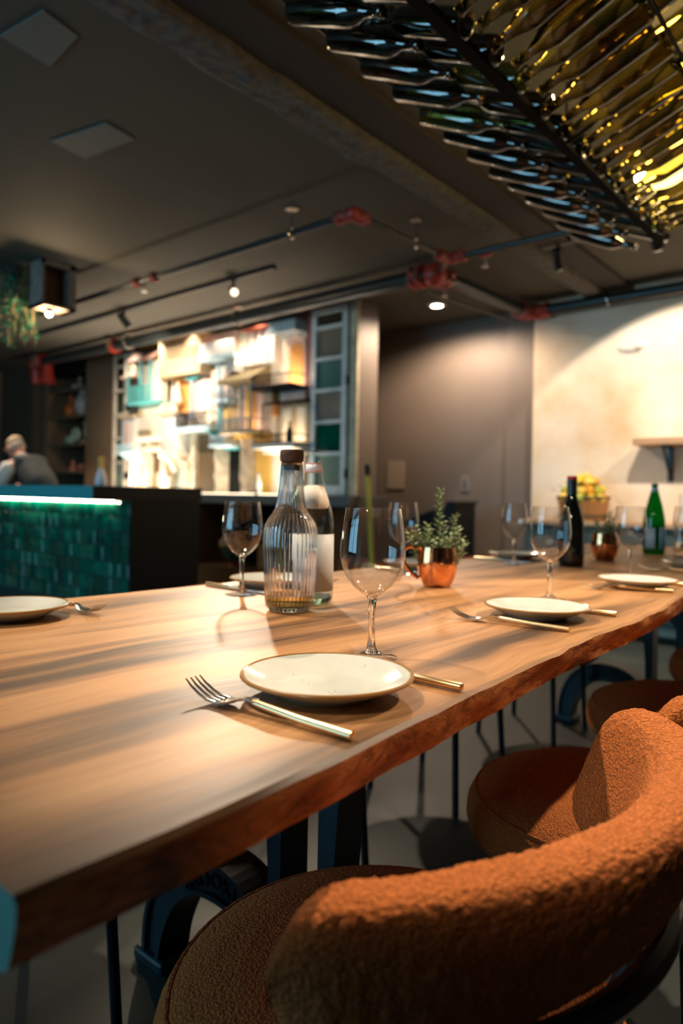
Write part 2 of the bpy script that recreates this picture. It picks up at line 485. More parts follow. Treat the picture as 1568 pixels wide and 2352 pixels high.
# ================================================================== dining table
FRONT = [(.172, .364), (.28, .362), (.418, .367), (.58, .377), (.723, .384), (.9, .394), (1.067, .400), (1.3, .398), (1.5, .408), (1.722, .424), (2.1, .415), (2.6, .43), (3.2, .42), (3.6, .43)]
BACK = [(.172, 1.345), (.6, 1.337), (.86, 1.318), (1.1, 1.305), (1.5, 1.295), (2.0, 1.25), (2.3, 1.24), (2.95, 1.285), (3.6, 1.27)]
def lerp(T, x):
    for (a, p), (b, q) in zip(T, T[1:]):
        if x <= b:
            t = (x - a) / (b - a); t = t * t * (3 - 2 * t)
            return p + (q - p) * max(0, t)
    return T[-1][1]
TZ = .77
def slab():
    b = bmesh.new()
    N_ = 170
    rows = []
    for i in range(N_ + 1):
        x = .174 + (3.55 - .174) * i / N_
        def wob(s, z, far):
            k = min(1, max(.15, (x - .3) * 1.2))
            return k * (.008 * noise.noise((x * 3, z * 9, s)) + .005 * noise.noise((x * 11, z * 30, s + 3)) + .003 * noise.noise((x * 30, z * 60, s + 5)))
        vf = lerp(FRONT, x); vb = lerp(BACK, x)
        pts = [(vf + .20, TZ), (vf + .006 + wob(1, .77, 0), TZ), (vf + .001 + wob(1, .77, 0), TZ - .004)]
        for z in (.755, .745, .735, .728):
            pts.append((vf + wob(1, z, 0) + (.76 - z) * .3, z))
        pts += [(vf + .02 + wob(1, .722, 0), .722), (vb - .02, .722)]
        for z in (.73, .75, .764):
            pts.append((vb + wob(7, z, 1), z))
        pts += [(vb - .005 + wob(7, .77, 1), TZ), (vb - .2, TZ), ((vf + vb) / 2, TZ)]
        rows.append([b.verts.new((x + (.012 * (p[0] - .36) if i == 0 else 0), p[0], p[1])) for p in pts])
    n = len(rows[0])
    for A, B in zip(rows, rows[1:]):
        for k in range(n):
            f = b.faces.new((A[k], A[(k + 1) % n], B[(k + 1) % n], B[k]))
            f.smooth = True
    e0 = b.faces.new(rows[0]); e1 = b.faces.new(rows[-1][::-1])
    bmesh.ops.recalc_face_normals(b, faces=b.faces)
    for f in b.faces:
        if abs(f.normal.x) > .8: f.material_index = 2; f.smooth = False
        elif f.normal.z > .75: f.material_index = 0
        else: f.material_index = 1
    for e in b.edges:
        if len(e.link_faces) == 2 and e.calc_face_angle(0) > R(32): e.smooth = False
    m = bpy.data.meshes.new('slab'); b.to_mesh(m); b.free()
    return m
table = empty('dining_table', (0, 0, 0), 'long live-edge walnut dining table on cast iron pedestals, laid for a meal', 'table')
link('slab', slab(), [M_WOODTOP, M_WOODEDGE, plain('sealed_end_grain', (.13, .32, .28), .45, var=.15, vscale=30)], table)  # the end face has teal window light put into its colour

def offset_poly(path, wd):
    """thick ribbon outline around a 2-D polyline; wd = width or list of widths"""
    ws = wd if isinstance(wd, list) else [wd] * len(path)
    L_, R_ = [], []
    for i, p in enumerate(path):
        a = path[max(0, i - 1)]; c = path[min(len(path) - 1, i + 1)]
        dx, dy = c[0] - a[0], c[1] - a[1]; l = math.hypot(dx, dy)
        nx, ny = -dy / l, dx / l
        L_.append((p[0] + nx * ws[i] / 2, p[1] + ny * ws[i] / 2)); R_.append((p[0] - nx * ws[i] / 2, p[1] - ny * ws[i] / 2))
    return L_, R_
def ribbon(mb, path, wd, x0, x1):
    L_, R_ = offset_poly(path, wd)
    for i in range(len(path) - 1):
        mb.prism([L_[i], L_[i + 1], R_[i + 1], R_[i]], 0, x0, x1)
    return mb
def smooth_path(pts, k=6):
    out = []
    P = [pts[0]] + list(pts) + [pts[-1]]
    for i in range(1, len(P) - 2):
        for j in range(k):
            t = j / k
            out.append(tuple(.5 * ((2 * P[i][d]) + (-P[i - 1][d] + P[i + 1][d]) * t + (2 * P[i - 1][d] - 5 * P[i][d] + 4 * P[i + 1][d] - P[i + 2][d]) * t * t + (-P[i - 1][d] + 3 * P[i][d] - 3 * P[i + 1][d] + P[i + 2][d]) * t ** 3) for d in range(len(pts[0]))))
    out.append(tuple(pts[-1]))
    return out
def ribbon_solid(path, wd, x0, x1):
    L_, R_ = offset_poly(path, wd)
    return MB().prism(L_ + R_[::-1], 0, x0, x1)

def pedestal(u):
    ped = ribbon_solid([(.807, .03), (.807, .19)], .20, u - .035, u + .035)
    for s in (-1, 1):
        ped.prism([(.807 + s * .043, .18), (.807 + s * .043, .48), (.807 + s * .085, .48), (.807 + s * .074, .32), (.807 + s * .072, .18)], 0, u - .035, u + .035)
    arch = [(.807 + .043 * math.cos(a), .46 + .045 * math.sin(a)) for a in [PI * k / 8 for k in range(9)]]
    flare = [(.722, .48), (.71, .55), (.68, .62), (.60, .68), (.50, .705), (.50, .7225), (1.12, .7225), (1.12, .705), (1.02, .68), (.94, .62), (.905, .55), (.892, .48)]
    ped.prism(arch + flare, 0, u - .034, u + .034)
    p = ped.build('pedestal', M_IRON, table, smooth=False)
    for s in (-1, 1):
        path = smooth_path([(.807 + s * .415, .01), (.807 + s * .402, .10), (.807 + s * .358, .19), (.807 + s * .28, .243), (.807 + s * .175, .245), (.807 + s * .10, .20), (.807 + s * .07, .13)])
        n = len(path)
        ws = [.040 + .026 * math.sin(PI * min(1, i / (n - 1) * 1.15)) for i in range(n)]
        leg = ribbon_solid(path, ws, u - .03, u + .03)
        L_, R_ = offset_poly(path, [w_ + .002 for w_ in ws])
        leg.box(u - .045, u + .045, .807 + s * .415 - .05, .807 + s * .415 + .05, 0, .03, bev=.008)
        lg = leg.build('leg', M_IRON, p, smooth=False)
        ribbon_solid([(a[0], a[1]) for a in L_], .012, u - .042, u + .042).build('moulding', M_IRON, lg, smooth=False) if False else None
        rim = MB()
        for side in (L_, R_):
            ribbon(rim, side, .010, u - .040, u + .040)
        rim.build('edge_rib', M_IRON, p, smooth=False)
        if s == 1:
            # raised lettering around the arch of the near casting
            word = 'BROOKLYN'
            tm = None
            cu = bpy.data.curves.new('lettering', 'FONT')
            cu.body = word; cu.size = .040; cu.extrude = .002; cu.align_x = 'CENTER'; cu.align_y = 'CENTER'; cu.space_character = 1.12
            to = bpy.data.objects.new('lettering', cu); COL.objects.link(to)
            bpy.context.view_layer.update()
            me = bpy.data.meshes.new_from_object(to.evaluated_get(bpy.context.evaluated_depsgraph_get()))
            bpy.data.objects.remove(to)
            # bend the flat word onto the arch (centre 0.19 out, radius 0.16): seen from the window side, left is +Y
            R0 = .150
            for v in me.vertices:
                a = v.co.x / R0
                rr = R0 + v.co.y
                yy = .807 + .205 - rr * math.sin(a)
                zz = .098 + rr * math.cos(a)
                v.co = (u - .032 - v.co.z, yy, zz)
            link('lettering', me, M_BLACK, p)
pedestal(.90)
pedestal(3.05)

# ================================================================== chairs
def seat_mesh(r=.268, h=.125, n=150, amp=.0016):
    b = bmesh.new()
    prof = [(0, h), (.06, h + .004), (.12, h + .004), (.17, h + .001), (.205, h - .006), (.232, h - .016), (.247, h - .025), (.258, h - .034), (.266, h - .05), (.269, h - .07), (.267, h - .09), (.258, h - .108), (.242, h - .120), (.20, h - .125), (0, h - .125)]
    # resample
    P = []
    for (a, b_) in zip(prof, prof[1:]):
        k = max(1, int(math.dist(a, b_) / .0065))
        for j in range(k): P.append((a[0] + (b_[0] - a[0]) * j / k, a[1] + (b_[1] - a[1]) * j / k))
    rings = []
    c0 = b.verts.new((0, 0, h)); c1 = b.verts.new((0, 0, h - .125))
    for (rr, z) in P[1:]:
        ring = []
        for i in range(n):
            a = 2 * PI * i / n
            v = Vector((rr * math.cos(a), rr * math.sin(a) * 1.0, z))
            d = noise.noise(v * 150) * amp
            nd = Vector((v.x, v.y, 0)).normalized() if z < h - .02 else Vector((0, 0, 1))
            ring.append(b.verts.new(v + nd * d))
        rings.append(ring)
    for A, B in zip(rings, rings[1:]):
        for i in range(n): b.faces.new((A[i], A[(i + 1) % n], B[(i + 1) % n], B[i]))
    for i in range(n):
        b.faces.new((c0, rings[0][i], rings[0][(i + 1) % n])); b.faces.new((c1, rings[-1][(i + 1) % n], rings[-1][i]))
    bmesh.ops.recalc_face_normals(b, faces=b.faces)
    for f in b.faces: f.smooth = True
    m = bpy.data.meshes.new('seat'); b.to_mesh(m); b.free()
    return m

A0, A1, RB = R(205), R(336), .300
def back_section(t):
    """height, thickness, centre height of the backrest cushion along its arc (t 0..1)"""
    e = abs(2 * t - 1)
    h = .140 + .035 * e ** 2
    zt = .722 - .022 * e * e
    return h, .074, zt - h / 2
def back_mesh(na=230, nc=110, amp=.0022):
    b = bmesh.new()
    rings = []
    L_ = RB * (A1 - A0)
    rr_end = .055
    for i in range(na + 1):
        s = L_ * i / na
        e = min(s, L_ - s)
        k = 1.0 if e >= rr_end else math.sqrt(max(0, 1 - ((rr_end - e) / rr_end) ** 2))
        t = i / na
        h, th, zc = back_section(t)
        a = A0 + (A1 - A0) * t
        ring = []
        kk = max(.03, k)
        for j in range(nc):
            q = 2 * PI * j / nc
            cx = abs(math.cos(q)) ** .62 * (1 if math.cos(q) > 0 else -1)
            cz = abs(math.sin(q)) ** .62 * (1 if math.sin(q) > 0 else -1)
            lean = .026 * cz      # leans outward towards the top
            rad = RB + cx * th / 2 * (.45 + .55 * kk) * (1 if kk > .05 else .2) + lean
            z = zc + cz * h / 2 * (.25 + .75 * kk) * (1 if kk > .05 else .2)
            p = Vector((.02 + (rad + .03) * math.cos(a), .010 + (rad - .012) * math.sin(a), z))
            nd = Vector((math.cos(a) * cx, math.sin(a) * cx, cz)).normalized()
            d = amp * (noise.noise(p * 165) + .6 * noise.noise(p * 290)) + .002 * noise.noise(p * 14)
            ring.append(b.verts.new(p + nd * d))
        rings.append(ring)
    for A, B in zip(rings, rings[1:]):
        for j in range(nc): b.faces.new((A[j], A[(j + 1) % nc], B[(j + 1) % nc], B[j]))
    b.faces.new(rings[0][::-1]); b.faces.new(rings[-1])
    bmesh.ops.recalc_face_normals(b, faces=b.faces)
    for f in b.faces: f.smooth = True
    m = bpy.data.meshes.new('backrest'); b.to_mesh(m); b.free()
    return m

def make_chair(name, loc, rz, label, group):
    t = empty(name, loc, label, 'chair', group, rz)
    s = link('seat', seat_mesh(), M_BOUCLE, t); s.location = (0, 0, .325)
    MB().tube([(.252 * math.cos(a), .252 * math.sin(a), .4215) for a in [2 * PI * k / 64 for k in range(65)]], .0032, 6, cap=False).build('piping', M_BOUCLE, s)
    bpy.data.objects[-1] if False else None
    for c in kids(s): c.location = (0, 0, -.325)
    link('backrest', back_mesh(), M_BOUCLE, t)
    for sx in (-1, 1):
        for sy in (-1, 1):
            MB().tube([(sx * .150, sy * .150, .335), (sx * .165, sy * .165, .0)], .0105, 10).build('leg', M_LEGS, t)
    fr = MB()
    pts = [(.02 + (RB + .038) * math.cos(a), .010 + (RB - .004) * math.sin(a), .566) for a in [A0 + .18 + (A1 - A0 - .36) * k / 24 for k in range(25)]]
    fr.tube(pts, .013, 8)
    for a in (A0 + .45, A1 - .45):
        fr.tube([(.02 + (RB + .036) * math.cos(a), .010 + (RB - .006) * math.sin(a), .575), (.275 * math.cos(a), .275 * math.sin(a), .45), (.21 * math.cos(a), .21 * math.sin(a), .33)], .011, 8)
    fr.build('back_frame', M_LEGS, t)
    MB().lathe([(0, .318), (.20, .318), (.20, .332), (0, .332)], 32).build('seat_plate', M_LEGS, t)
    return t
G_CH = 'rust barrel chairs around the dining table'
chair = make_chair('dining_chair', (.662, .470, 0), R(-2), 'rust boucle barrel chair nearest the camera, its back filling the lower right corner', G_CH)
ctree = [(c, kids(c)) for c in kids(chair)]
for (x, y, a, lb) in [(1.35, .452, 6, 'rust boucle barrel chair, second along the near side from the table end'),
                      (2.09, .49, 3, 'rust boucle barrel chair, third along the near side from the table end'),
                      (2.84, .465, 0, 'rust boucle barrel chair on the near side of the table, fourth along and farthest off'),
                      (.55, 1.275, 182, 'boucle chair across the table, its black legs showing under the near table end'),
                      (1.30, 1.29, 178, 'boucle chair across the table, tucked in opposite the ribbed carafe'),
                      (2.05, 1.27, 181, 'boucle chair across the table, tucked in between the two copper mugs'),
                      (2.80, 1.27, 180, 'boucle chair across the table, tucked in opposite the far copper mug')]:
    dup(chair, (x, y, 0), R(a), lb, G_CH, ctree)

# ================================================================== tableware
def plate_mesh():
    prof_top = [(0, .0075), (.045, .0078), (.058, .0090), (.072, .0140), (.086, .0205), (.0915, .0230)]
    prof_bot = [(.0945, .0215), (.086, .0170), (.070, .0090), (.056, .0045), (.052, 0), (.047, 0), (.045, .0035), (0, .0035)]
    return MB().lathe(prof_top + prof_bot, 72)
def make_plate(loc, label):
    t = plate_mesh().build('plate', M_CREAMPLATE, ang=50)
    t.location = loc
    tag(t, label, 'plate', G_PL)
    MB().lathe([(.0905, .0228), (.0925, .0238), (.0945, .0230), (.0953, .0214), (.0945, .0200), (.0925, .0202)], 72, close=True).build('rim_band', M_RIM, t, label='brown glazed rim')
    sp = MB()
    rnd = random.Random(3)
    for k in range(16):
        a = rnd.uniform(0, 6.28); r = rnd.uniform(.02, .085)
        z = .0078 if r < .05 else (.0078 + (r - .05) * .36)
        sp.ball((r * math.cos(a), r * math.sin(a), z), .0009, (1, 1, .3), 1)
    sp.build('speckle', M_RIM, t, kind='stuff')
    return t
G_PL = 'cream plates laid on the dining table'
G_GL = 'wine glasses on the dining table'
G_FK = 'champagne gold handled forks'
G_KN = 'champagne gold handled knives'
plate = make_plate((.577, .500, TZ), 'cream plate with brown rim, sharply in focus in front of the nearest wine glass')
ptree = [(c, []) for c in kids(plate)]
for (x, y, lb) in [(1.215, .546, 'cream plate with brown rim, second along the near side of the table'),
                   (1.815, .552, 'cream plate with brown rim, third along the near side beneath the far glass'),
                   (2.44, .570, 'cream plate partly cut off by the right edge of the picture'),
                   (.545, 1.186, 'cream plate across the table at the left edge of the picture'),
                   (1.152, 1.180, 'cream plate across the table, half hidden behind the ribbed carafe'),
                   (1.76, 1.185, 'cream plate across the table, behind the copper mug and its handle'),
                   (2.33, 1.135, 'cream plate across the table, farthest one before the taupe wall')]:
    dup(plate, (x, y, TZ), random.uniform(0, 6), lb, G_PL, ptree)

def make_glass(loc, label):
    outer = [(.0058, .0790), (.0085, .0835), (.016, .0885), (.026, .0965), (.0345, .1075), (.0405, .1205), (.0435, .1345), (.0440, .1450), (.0428, .1600), (.0405, .1780), (.0372, .2000)]
    inner = [(r - .0013, z + .0012) for r, z in outer if z > .088][::-1]
    inner[0] = (.0362, .2004)
    t = MB().lathe(outer + [(.0368, .2006)] + inner + [(.008, .0880), (0, .0868)], 64).build('wine_glass', M_GLASS, ang=60)
    t.location = loc
    tag(t, label, 'wine glass', G_GL)
    stem = [(0, .0868), (.0045, .0862), (.0070, .0830), (.0060, .0775), (.0050, .068), (.0045, .050), (.0046, .030), (.0056, .016), (.0090, .0090), (.0090, .0070), (0, .0065)]
    MB().lathe(stem, 40).build('stem', M_STEM, t, ang=60)
    MB().lathe([(0, .0066), (.0092, .0088), (.018, .0046), (.030, .0024), (.0350, .0014), (.0352, .0006), (.034, .0003), (0, .0003)], 48).build('foot', M_GLASS, t, ang=60)
    return t
glass = make_glass((.742, .566, TZ), 'tall empty wine glass in focus, standing right behind the nearest plate')
gtree = [(c, []) for c in kids(glass)]
for (x, y, lb) in [(1.442, .620, 'empty wine glass in front of the dark wine bottle'),
                   (2.035, .640, 'empty wine glass in front of the green bottle'),
                   (2.64, .64, 'empty wine glass half cut off by the right edge of the picture'),
                   (1.010, 1.123, 'empty wine glass left of the ribbed carafe, across the table'),
                   (1.62, 1.13, 'empty wine glass seen past the nearest glass, across the table left of the herb mug'),
                   (2.16, 1.055, 'empty wine glass before the taupe wall, between herb mug and wine bottle')]:
    dup(glass, (x, y, TZ), 0, lb, G_GL, gtree)

def fork(loc, rz, label, first=[None]):
    """lies along +Y (tines) from the handle end at the origin"""
    if first[0]:
        return dup(first[0], loc, rz, label, G_FK, first[1])
    t = empty('fork', loc, label, 'fork', G_FK, rz)
    b = MB()
    # neck and bowl: a strip with a curved side profile
    st_ = [(.118, .0045, .0105), (.130, .0042, .0105), (.140, .006, .0085), (.150, .0100, .0045), (.160, .0120, .0022), (.168, .0125, .0022)]
    V = []
    for (y, hw, z) in st_:
        V.append([b.b.verts.new((x * hw, y, z + .0015 * (x * x) + dz)) for dz in (0, .0018) for x in (-1, -.5, 0, .5, 1)])
    for A, B in zip(V, V[1:]):
        for k in range(4):
            b.b.faces.new((A[k], A[k + 1], B[k + 1], B[k])); b.b.faces.new((A[k + 5], A[k + 6], B[k + 6], B[k + 5]))
        b.b.faces.new((A[0], A[5], B[5], B[0])); b.b.faces.new((A[4], A[9], B[9], B[4]))
    b.b.faces.new(V[0][:5] + V[0][5:][::-1]); b.b.faces.new(V[-1][:5] + V[-1][5:][::-1])
    hd = b.build('fork_head', M_STEEL, t)
    for k in range(4):
        x = -.0102 + k * .0068
        tn = MB()
        tn.tube([(x, .166, .0045), (x, .178, .0050), (x * .98, .190, .0085), (x * .95, .203, .0145), (x * .92, .212, .0205)], [.0022, .0021, .0019, .0016, .0009], 8, flat=.55)
        tn.build('tine', M_STEEL, hd)
    MB().tube([(0, -.0005, .0050), (0, 0, .0050), (0, .06, .0066), (0, .115, .0105), (0, .122, .0112)], [.0040, .0052, .0050, .0044, .0032], 8, flat=.85).build('handle', M_GOLD, t, label='round champagne gold handle', ang=60)
    first[0] = t; first.append([(c, kids(c)) for c in kids(t)])
    return t
def knife(loc, rz, label, first=[None]):
    if first[0]:
        return dup(first[0], loc, rz, label, G_KN, first[1])
    t = empty('table_knife', loc, label, 'knife', G_KN, rz)
    prof = [(-.006, .105), (-.0075, .12), (-.0085, .16), (-.008, .19), (-.003, .210), (.004, .214), (.0055, .20), (.0055, .105)]
    MB().prism(prof, 2, .0042, .0058).build('blade', M_STEEL, t, smooth=False)
    MB().tube([(0, -.0005, .0054), (0, 0, .0054), (0, .08, .0052), (0, .106, .0050), (0, .112, .0050)], [.0044, .0054, .0052, .0046, .003], 8, flat=.9).build('handle', M_GOLD, t, label='round champagne gold handle', ang=60)
    first[0] = t; first.append([(c, []) for c in kids(t)])
    return t
fork((.478, .384, TZ), R(2.4), 'fork in focus, lying left of the nearest plate with its tines raised')
fork((1.110, .442, TZ), R(6), 'fork left of the second plate along the near side')
fork((1.765, .455, TZ), R(25), 'fork left of the third plate along the near side')
fork((2.30, .48, TZ), R(10), 'fork left of the plate at the right edge of the picture')
fork((.657, 1.300, TZ), R(180), 'fork beside the plate at the left edge, across the table')
fork((1.256, 1.275, TZ), R(180), 'fork across the table behind the ribbed carafe')
fork((2.44, 1.22, TZ), R(180), 'fork across the table by the farthest plate')
knife((.682, .393, TZ), R(0), 'knife whose gold handle shows to the right of the nearest plate')
knife((1.322, .438, TZ), R(1), 'knife showing right of the second plate along the near side')
knife((1.925, .45, TZ), R(0), 'knife right of the third plate along the near side')
knife((1.048, 1.286, TZ), R(180), 'knife across the table in front of the wine glass left of the carafe')
knife((1.655, 1.255, TZ), R(180), 'knife across the table left of the copper mug')
knife((2.20, 1.225, TZ), R(180), 'knife across the table by the farthest plate and glass')

# ribbed carafe with a dark cork
M_CARAFE = solid_glass('carafe_glass', (.985, .975, .955), 1.45)
car = empty('ribbed_carafe', (.938, .91, TZ), 'ribbed glass carafe with amber base and dark cork stopper, before the water bottle', 'carafe')
cp = [(0, .004), (.030, .0), (.0375, .002), (.0440, .010), (.0462, .024), (.0478, .050), (.0492, .080), (.0508, .110), (.0515, .130), (.0508, .146), (.0480, .160), (.0420, .172), (.0345, .182), (.0290, .192), (.0262, .206), (.0240, .224), (.0222, .245), (.0206, .268), (.0200, .276)]
ci = [(.0182, .2765), (.0186, .268), (.0200, .245), (.0218, .224), (.0238, .206), (.0262, .193), (.0312, .183), (.0385, .172), (.0442, .160), (.0470, .146), (.0478, .130), (.0470, .110), (.0455, .080), (.0440, .050), (.0424, .026), (.0395, .0135), (.030, .0100), (0, .0095)]
MB().lathe(cp + ci, 216, flute=.0018, nf=36, frange=(.006, .2762)).build('carafe_body', M_CARAFE, car, ang=80)
MB().lathe([(0, .262), (.0165, .262), (.0175, .276), (.0215, .279), (.0225, .290), (.0222, .2975), (.0205, .3005), (0, .3005)], 40).build('cork', M_CORK, car, label='dark brown cork stopper')
MB().lathe([(0, .0102), (.030, .0106), (.0390, .0142), (.0418, .0260), (.0422, .0300), (0, .0300)], 48).build('liquid', solid_glass('amber_liquid', (.86, .62, .20), 1.33), car, label='amber liquid at the bottom')  # amber colour stands in for the table reflected in the base

# clear water bottle with paper labels
M_BOTTLEGLASS = thin_glass('clear_bottle_glass', (.95, .97, .96), 1.5)
wbt = empty('water_bottle', (1.031, .938, TZ), 'clear glass water bottle with pale paper labels, behind the ribbed carafe', 'bottle')
bp_ = [(0, .006), (.032, .0), (.0395, .003), (.0420, .010), (.0424, .03), (.0424, .155), (.0410, .170), (.0380, .185), (.0330, .203), (.0270, .222), (.0205, .245), (.0165, .262), (.0148, .275), (.0145, .284), (.0150, .286), (.0150, .290), (.0130, .2925), (.0128, .303), (.0100, .304), (0, .304)]
MB().lathe(bp_, 56).build('bottle_body', M_BOTTLEGLASS, wbt, ang=60)
MB().lathe([(0, .005), (.036, .004), (.040, .010), (.0405, .016), (0, .018)], 48).build('glass_base', solid_glass('green_glass_base', (.55, .85, .70)), wbt, label='thick green-tinted glass base')
MB().lathe([(0, .020), (.0405, .020), (.0408, .155), (.0395, .170), (.0365, .185), (.0315, .203), (.0255, .222), (.0215, .236), (0, .236)], 48).build('water', thin_glass('still_water', (.965, .98, .975), 1.33), wbt)
def label_band(r0, r1, z0, z1, a0, a1, name, m, n=20, parent=None, oval=False):
    b = MB()
    A = []
    for i in range(n + 1):
        a = a0 + (a1 - a0) * i / n
        k = 1
        if oval:
            k = math.sqrt(max(.12, 1 - (2 * i / n - 1) ** 6))
        zm, hh = (z0 + z1) / 2, (z1 - z0) / 2 * k
        rr = lambda z: r0 + (r1 - r0) * (z - z0) / (z1 - z0)
        A.append([b.b.verts.new(((rr(z)) * math.cos(a), rr(z) * math.sin(a), z)) for z in (zm - hh, zm, zm + hh)])
    for p, q in zip(A, A[1:]):
        for k in range(2): b.b.faces.new((p[k], q[k], q[k + 1], p[k + 1]))
    m_ = b.mesh(name)
    o = link(name, m_, m, parent)
    sd = o.modifiers.new('thickness', 'SOLIDIFY'); sd.thickness = .0003; sd.offset = 1
    return o
F0 = R(222)      # towards the camera
label_band(.0426, .0426, .028, .140, F0 - 1.45, F0 + 1.35, 'front_label', plain('pale_grey_label', (.62, .62, .60), .55), parent=wbt)
label_band(.0429, .0429, .035, .095, F0 - .55, F0 - .30, 'label_print', plain('label_print_rose', (.52, .38, .33), .6), parent=wbt)
label_band(.0368, .0228, .190, .236, F0 - 1.1, F0 + 1.2, 'shoulder_label', plain('cream_shoulder_label', (.76, .66, .55), .6), parent=wbt, oval=True)
label_band(.0175, .0152, .262, .280, F0 - 3.1, F0 + 3.1, 'neck_label', plain('white_neck_label', (.74, .74, .76), .5), parent=wbt)
label_band(.0180, .0178, .262, .2635, F0 - 3.1, F0 + 3.1, 'neck_stripe', plain('red_print', (.75, .22, .14), .5), parent=wbt)
label_band(.0158, .0155, .279, .2805, F0 - 3.1, F0 + 3.1, 'neck_stripe', plain('red_print_top', (.75, .22, .14), .5), parent=wbt)
MB().lathe([(0, .3035), (.0128, .3035), (.0136, .305), (.0136, .3065), (0, .3070)], 32).build('bottle_rim', M_BOTTLEGLASS, wbt)

# dark burgundy wine bottle
wine = empty('wine_bottle', (2.228, .887, TZ), 'dark wine bottle with red-topped capsule, behind the second wine glass', 'bottle')
wp = [(0, .004), (.034, 0), (.0405, .004), (.0410, .02), (.0408, .120), (.0395, .140), (.0350, .165), (.0270, .192), (.0200, .214), (.0165, .232), (.0150, .255), (.0146, .278), (.0155, .281), (.0155, .288), (.0148, .2925), (0, .2925)]
MB().lathe(wp, 48).build('bottle_body', plain('black_green_glass', (.006, .008, .006), .06, spec=.6), wine, ang=60)
MB().lathe([(.0168, .236), (.0160, .258), (.0155, .279), (.0160, .284), (.0160, .2885), (.0153, .2895)], 40).build('capsule', plain('black_foil', (.008, .02, .022), .3), wine)
MB().lathe([(0, .2940), (.0154, .2940), (.0160, .2920), (.0164, .2840), (.0158, .283)], 32).build('capsule_top', plain('red_foil', (.60, .02, .03), .4), wine, label='red top of the capsule')

# green mineral water bottle and the clear carafe beyond
grn = empty('green_bottle', (3.02, .855, TZ), 'green mineral water bottle with blue labels at the far table end', 'bottle')
gp = [(0, .004), (.034, 0), (.0420, .004), (.0428, .012), (.0428, .120), (.0415, .140), (.0375, .165), (.0300, .200), (.0200, .238), (.0130, .262), (.0110, .272), (.0115, .276), (.0115, .286), (0, .287)]
MB().lathe(gp, 48).build('bottle_body', thin_glass('green_bottle_glass', (.02, .30, .08), 1.5), grn, ang=60)
b_ = label_band(.0432, .0432, .022, .110, F0 + .05, F0 + 1.5, 'front_label', plain('blue_label', (.22, .48, .68), .5), parent=grn)
label_band(.0431, .0431, .024, .108, F0 - 1.3, F0 - .35, 'back_label', plain('grey_label', (.33, .42, .45), .5), parent=grn)
label_band(.0152, .0116, .252, .272, F0 - 3.1, F0 + 3.1, 'neck_label', plain('pale_blue_label', (.28, .52, .66), .5), parent=grn)
MB().lathe([(0, .276), (.0125, .276), (.0125, .289), (0, .289)], 24).build('bottle_cap', plain('green_cap', (.01, .12, .06), .4), grn)
cl = MB().lathe([(0, .003), (.030, 0), (.034, .004), (.034, .10), (.030, .13), (.018, .165), (.0155, .20), (.016, .245), (.0145, .246), (.0135, .20), (.016, .165), (.028, .13), (.032, .10), (.032, .006), (0, .005)], 40).build('clear_carafe', M_GLASS)
cl.location = (3.06, .755, TZ); tag(cl, 'clear glass carafe right of the green bottle', 'carafe')
MB().lathe([(0, .007), (.0315, .007), (.0318, .05), (0, .05)], 32).build('liquid', solid_glass('pale_amber_drink', (.85, .66, .40), 1.33), cl)

# copper mugs with herbs
def mug(loc, rz, label):
    t = empty('copper_mug', loc, label, 'mug', 'copper mugs holding herbs', rz)
    out = [(0, .004), (.027, .003), (.029, 0), (.0315, .001), (.037, .010), (.044, .026), (.0475, .046), (.0480, .062), (.0465, .080), (.0442, .0965)]
    inn = [(.0428, .0970), (.0450, .080), (.0464, .062), (.0460, .046), (.0425, .028), (.0355, .012), (0, .008)]
    MB().lathe(out + inn, 64).build('mug_body', M_COPPER, t, ang=50)
    MB().tube(smooth_path([(.043, 0, .090), (.062, 0, .096), (.080, 0, .090), (.086, 0, .074), (.078, 0, .052), (.064, 0, .034), (.045, 0, .020)]), .0052, 10).build('handle', M_COPPER, t)
    return t
mug((1.448, .908, TZ), R(132), 'copper mug with a big loop handle, holding tall herbs, right of the nearest glass')
mug((2.558, .893, TZ), R(40), 'copper mug with herbs beside the dark wine bottle')

def sprig_mesh(seed, h, spread):
    rnd = random.Random(seed)
    st_ = MB(); lf = MB()
    bend = Vector((rnd.uniform(-1, 1), rnd.uniform(-1, 1), 0)).normalized() * spread
    pts = []
    for k in range(9):
        t = k / 8
        pts.append(Vector((0, 0, h * t)) + bend * t * t + Vector((.002 * math.sin(k * 2 + seed), .002 * math.cos(k * 3 + seed), 0)))
    st_.tube(pts, [.0016 * (1 - .6 * k / 8) for k in range(9)], 6)
    n = int(h / .0030)
    for i in range(n):
        t = .30 + .70 * i / n
        k = t * 8; a = int(min(7, k)); p = pts[a].lerp(pts[a + 1], k - a)
        ang = i * 2.4 + rnd.uniform(-.3, .3)
        up = rnd.uniform(.35, 1.0)
        d = Vector((math.cos(ang), math.sin(ang), up)).normalized()
        L_ = rnd.uniform(.020, .032) * (1 - .25 * t)
        wv = d.cross(Vector((0, 0, 1))).normalized() * rnd.uniform(.0030, .0048)
        nrm = d.cross(wv).normalized() * .0006
        base, mid, tip = p, p + d * L_ * .55, p + d * L_ + Vector((0, 0, -L_ * .15))
        vs = [lf.b.verts.new(x) for x in (base, mid + wv, tip, mid - wv, mid + nrm)]
        for f in ((0, 1, 4), (1, 2, 4), (2, 3, 4), (3, 0, 4)): lf.b.faces.new([vs[q] for q in f])
        lf.b.faces.new((vs[3], vs[2], vs[1], vs[0]))
    return st_.mesh('sprig'), lf.mesh('leaves', smooth=False)
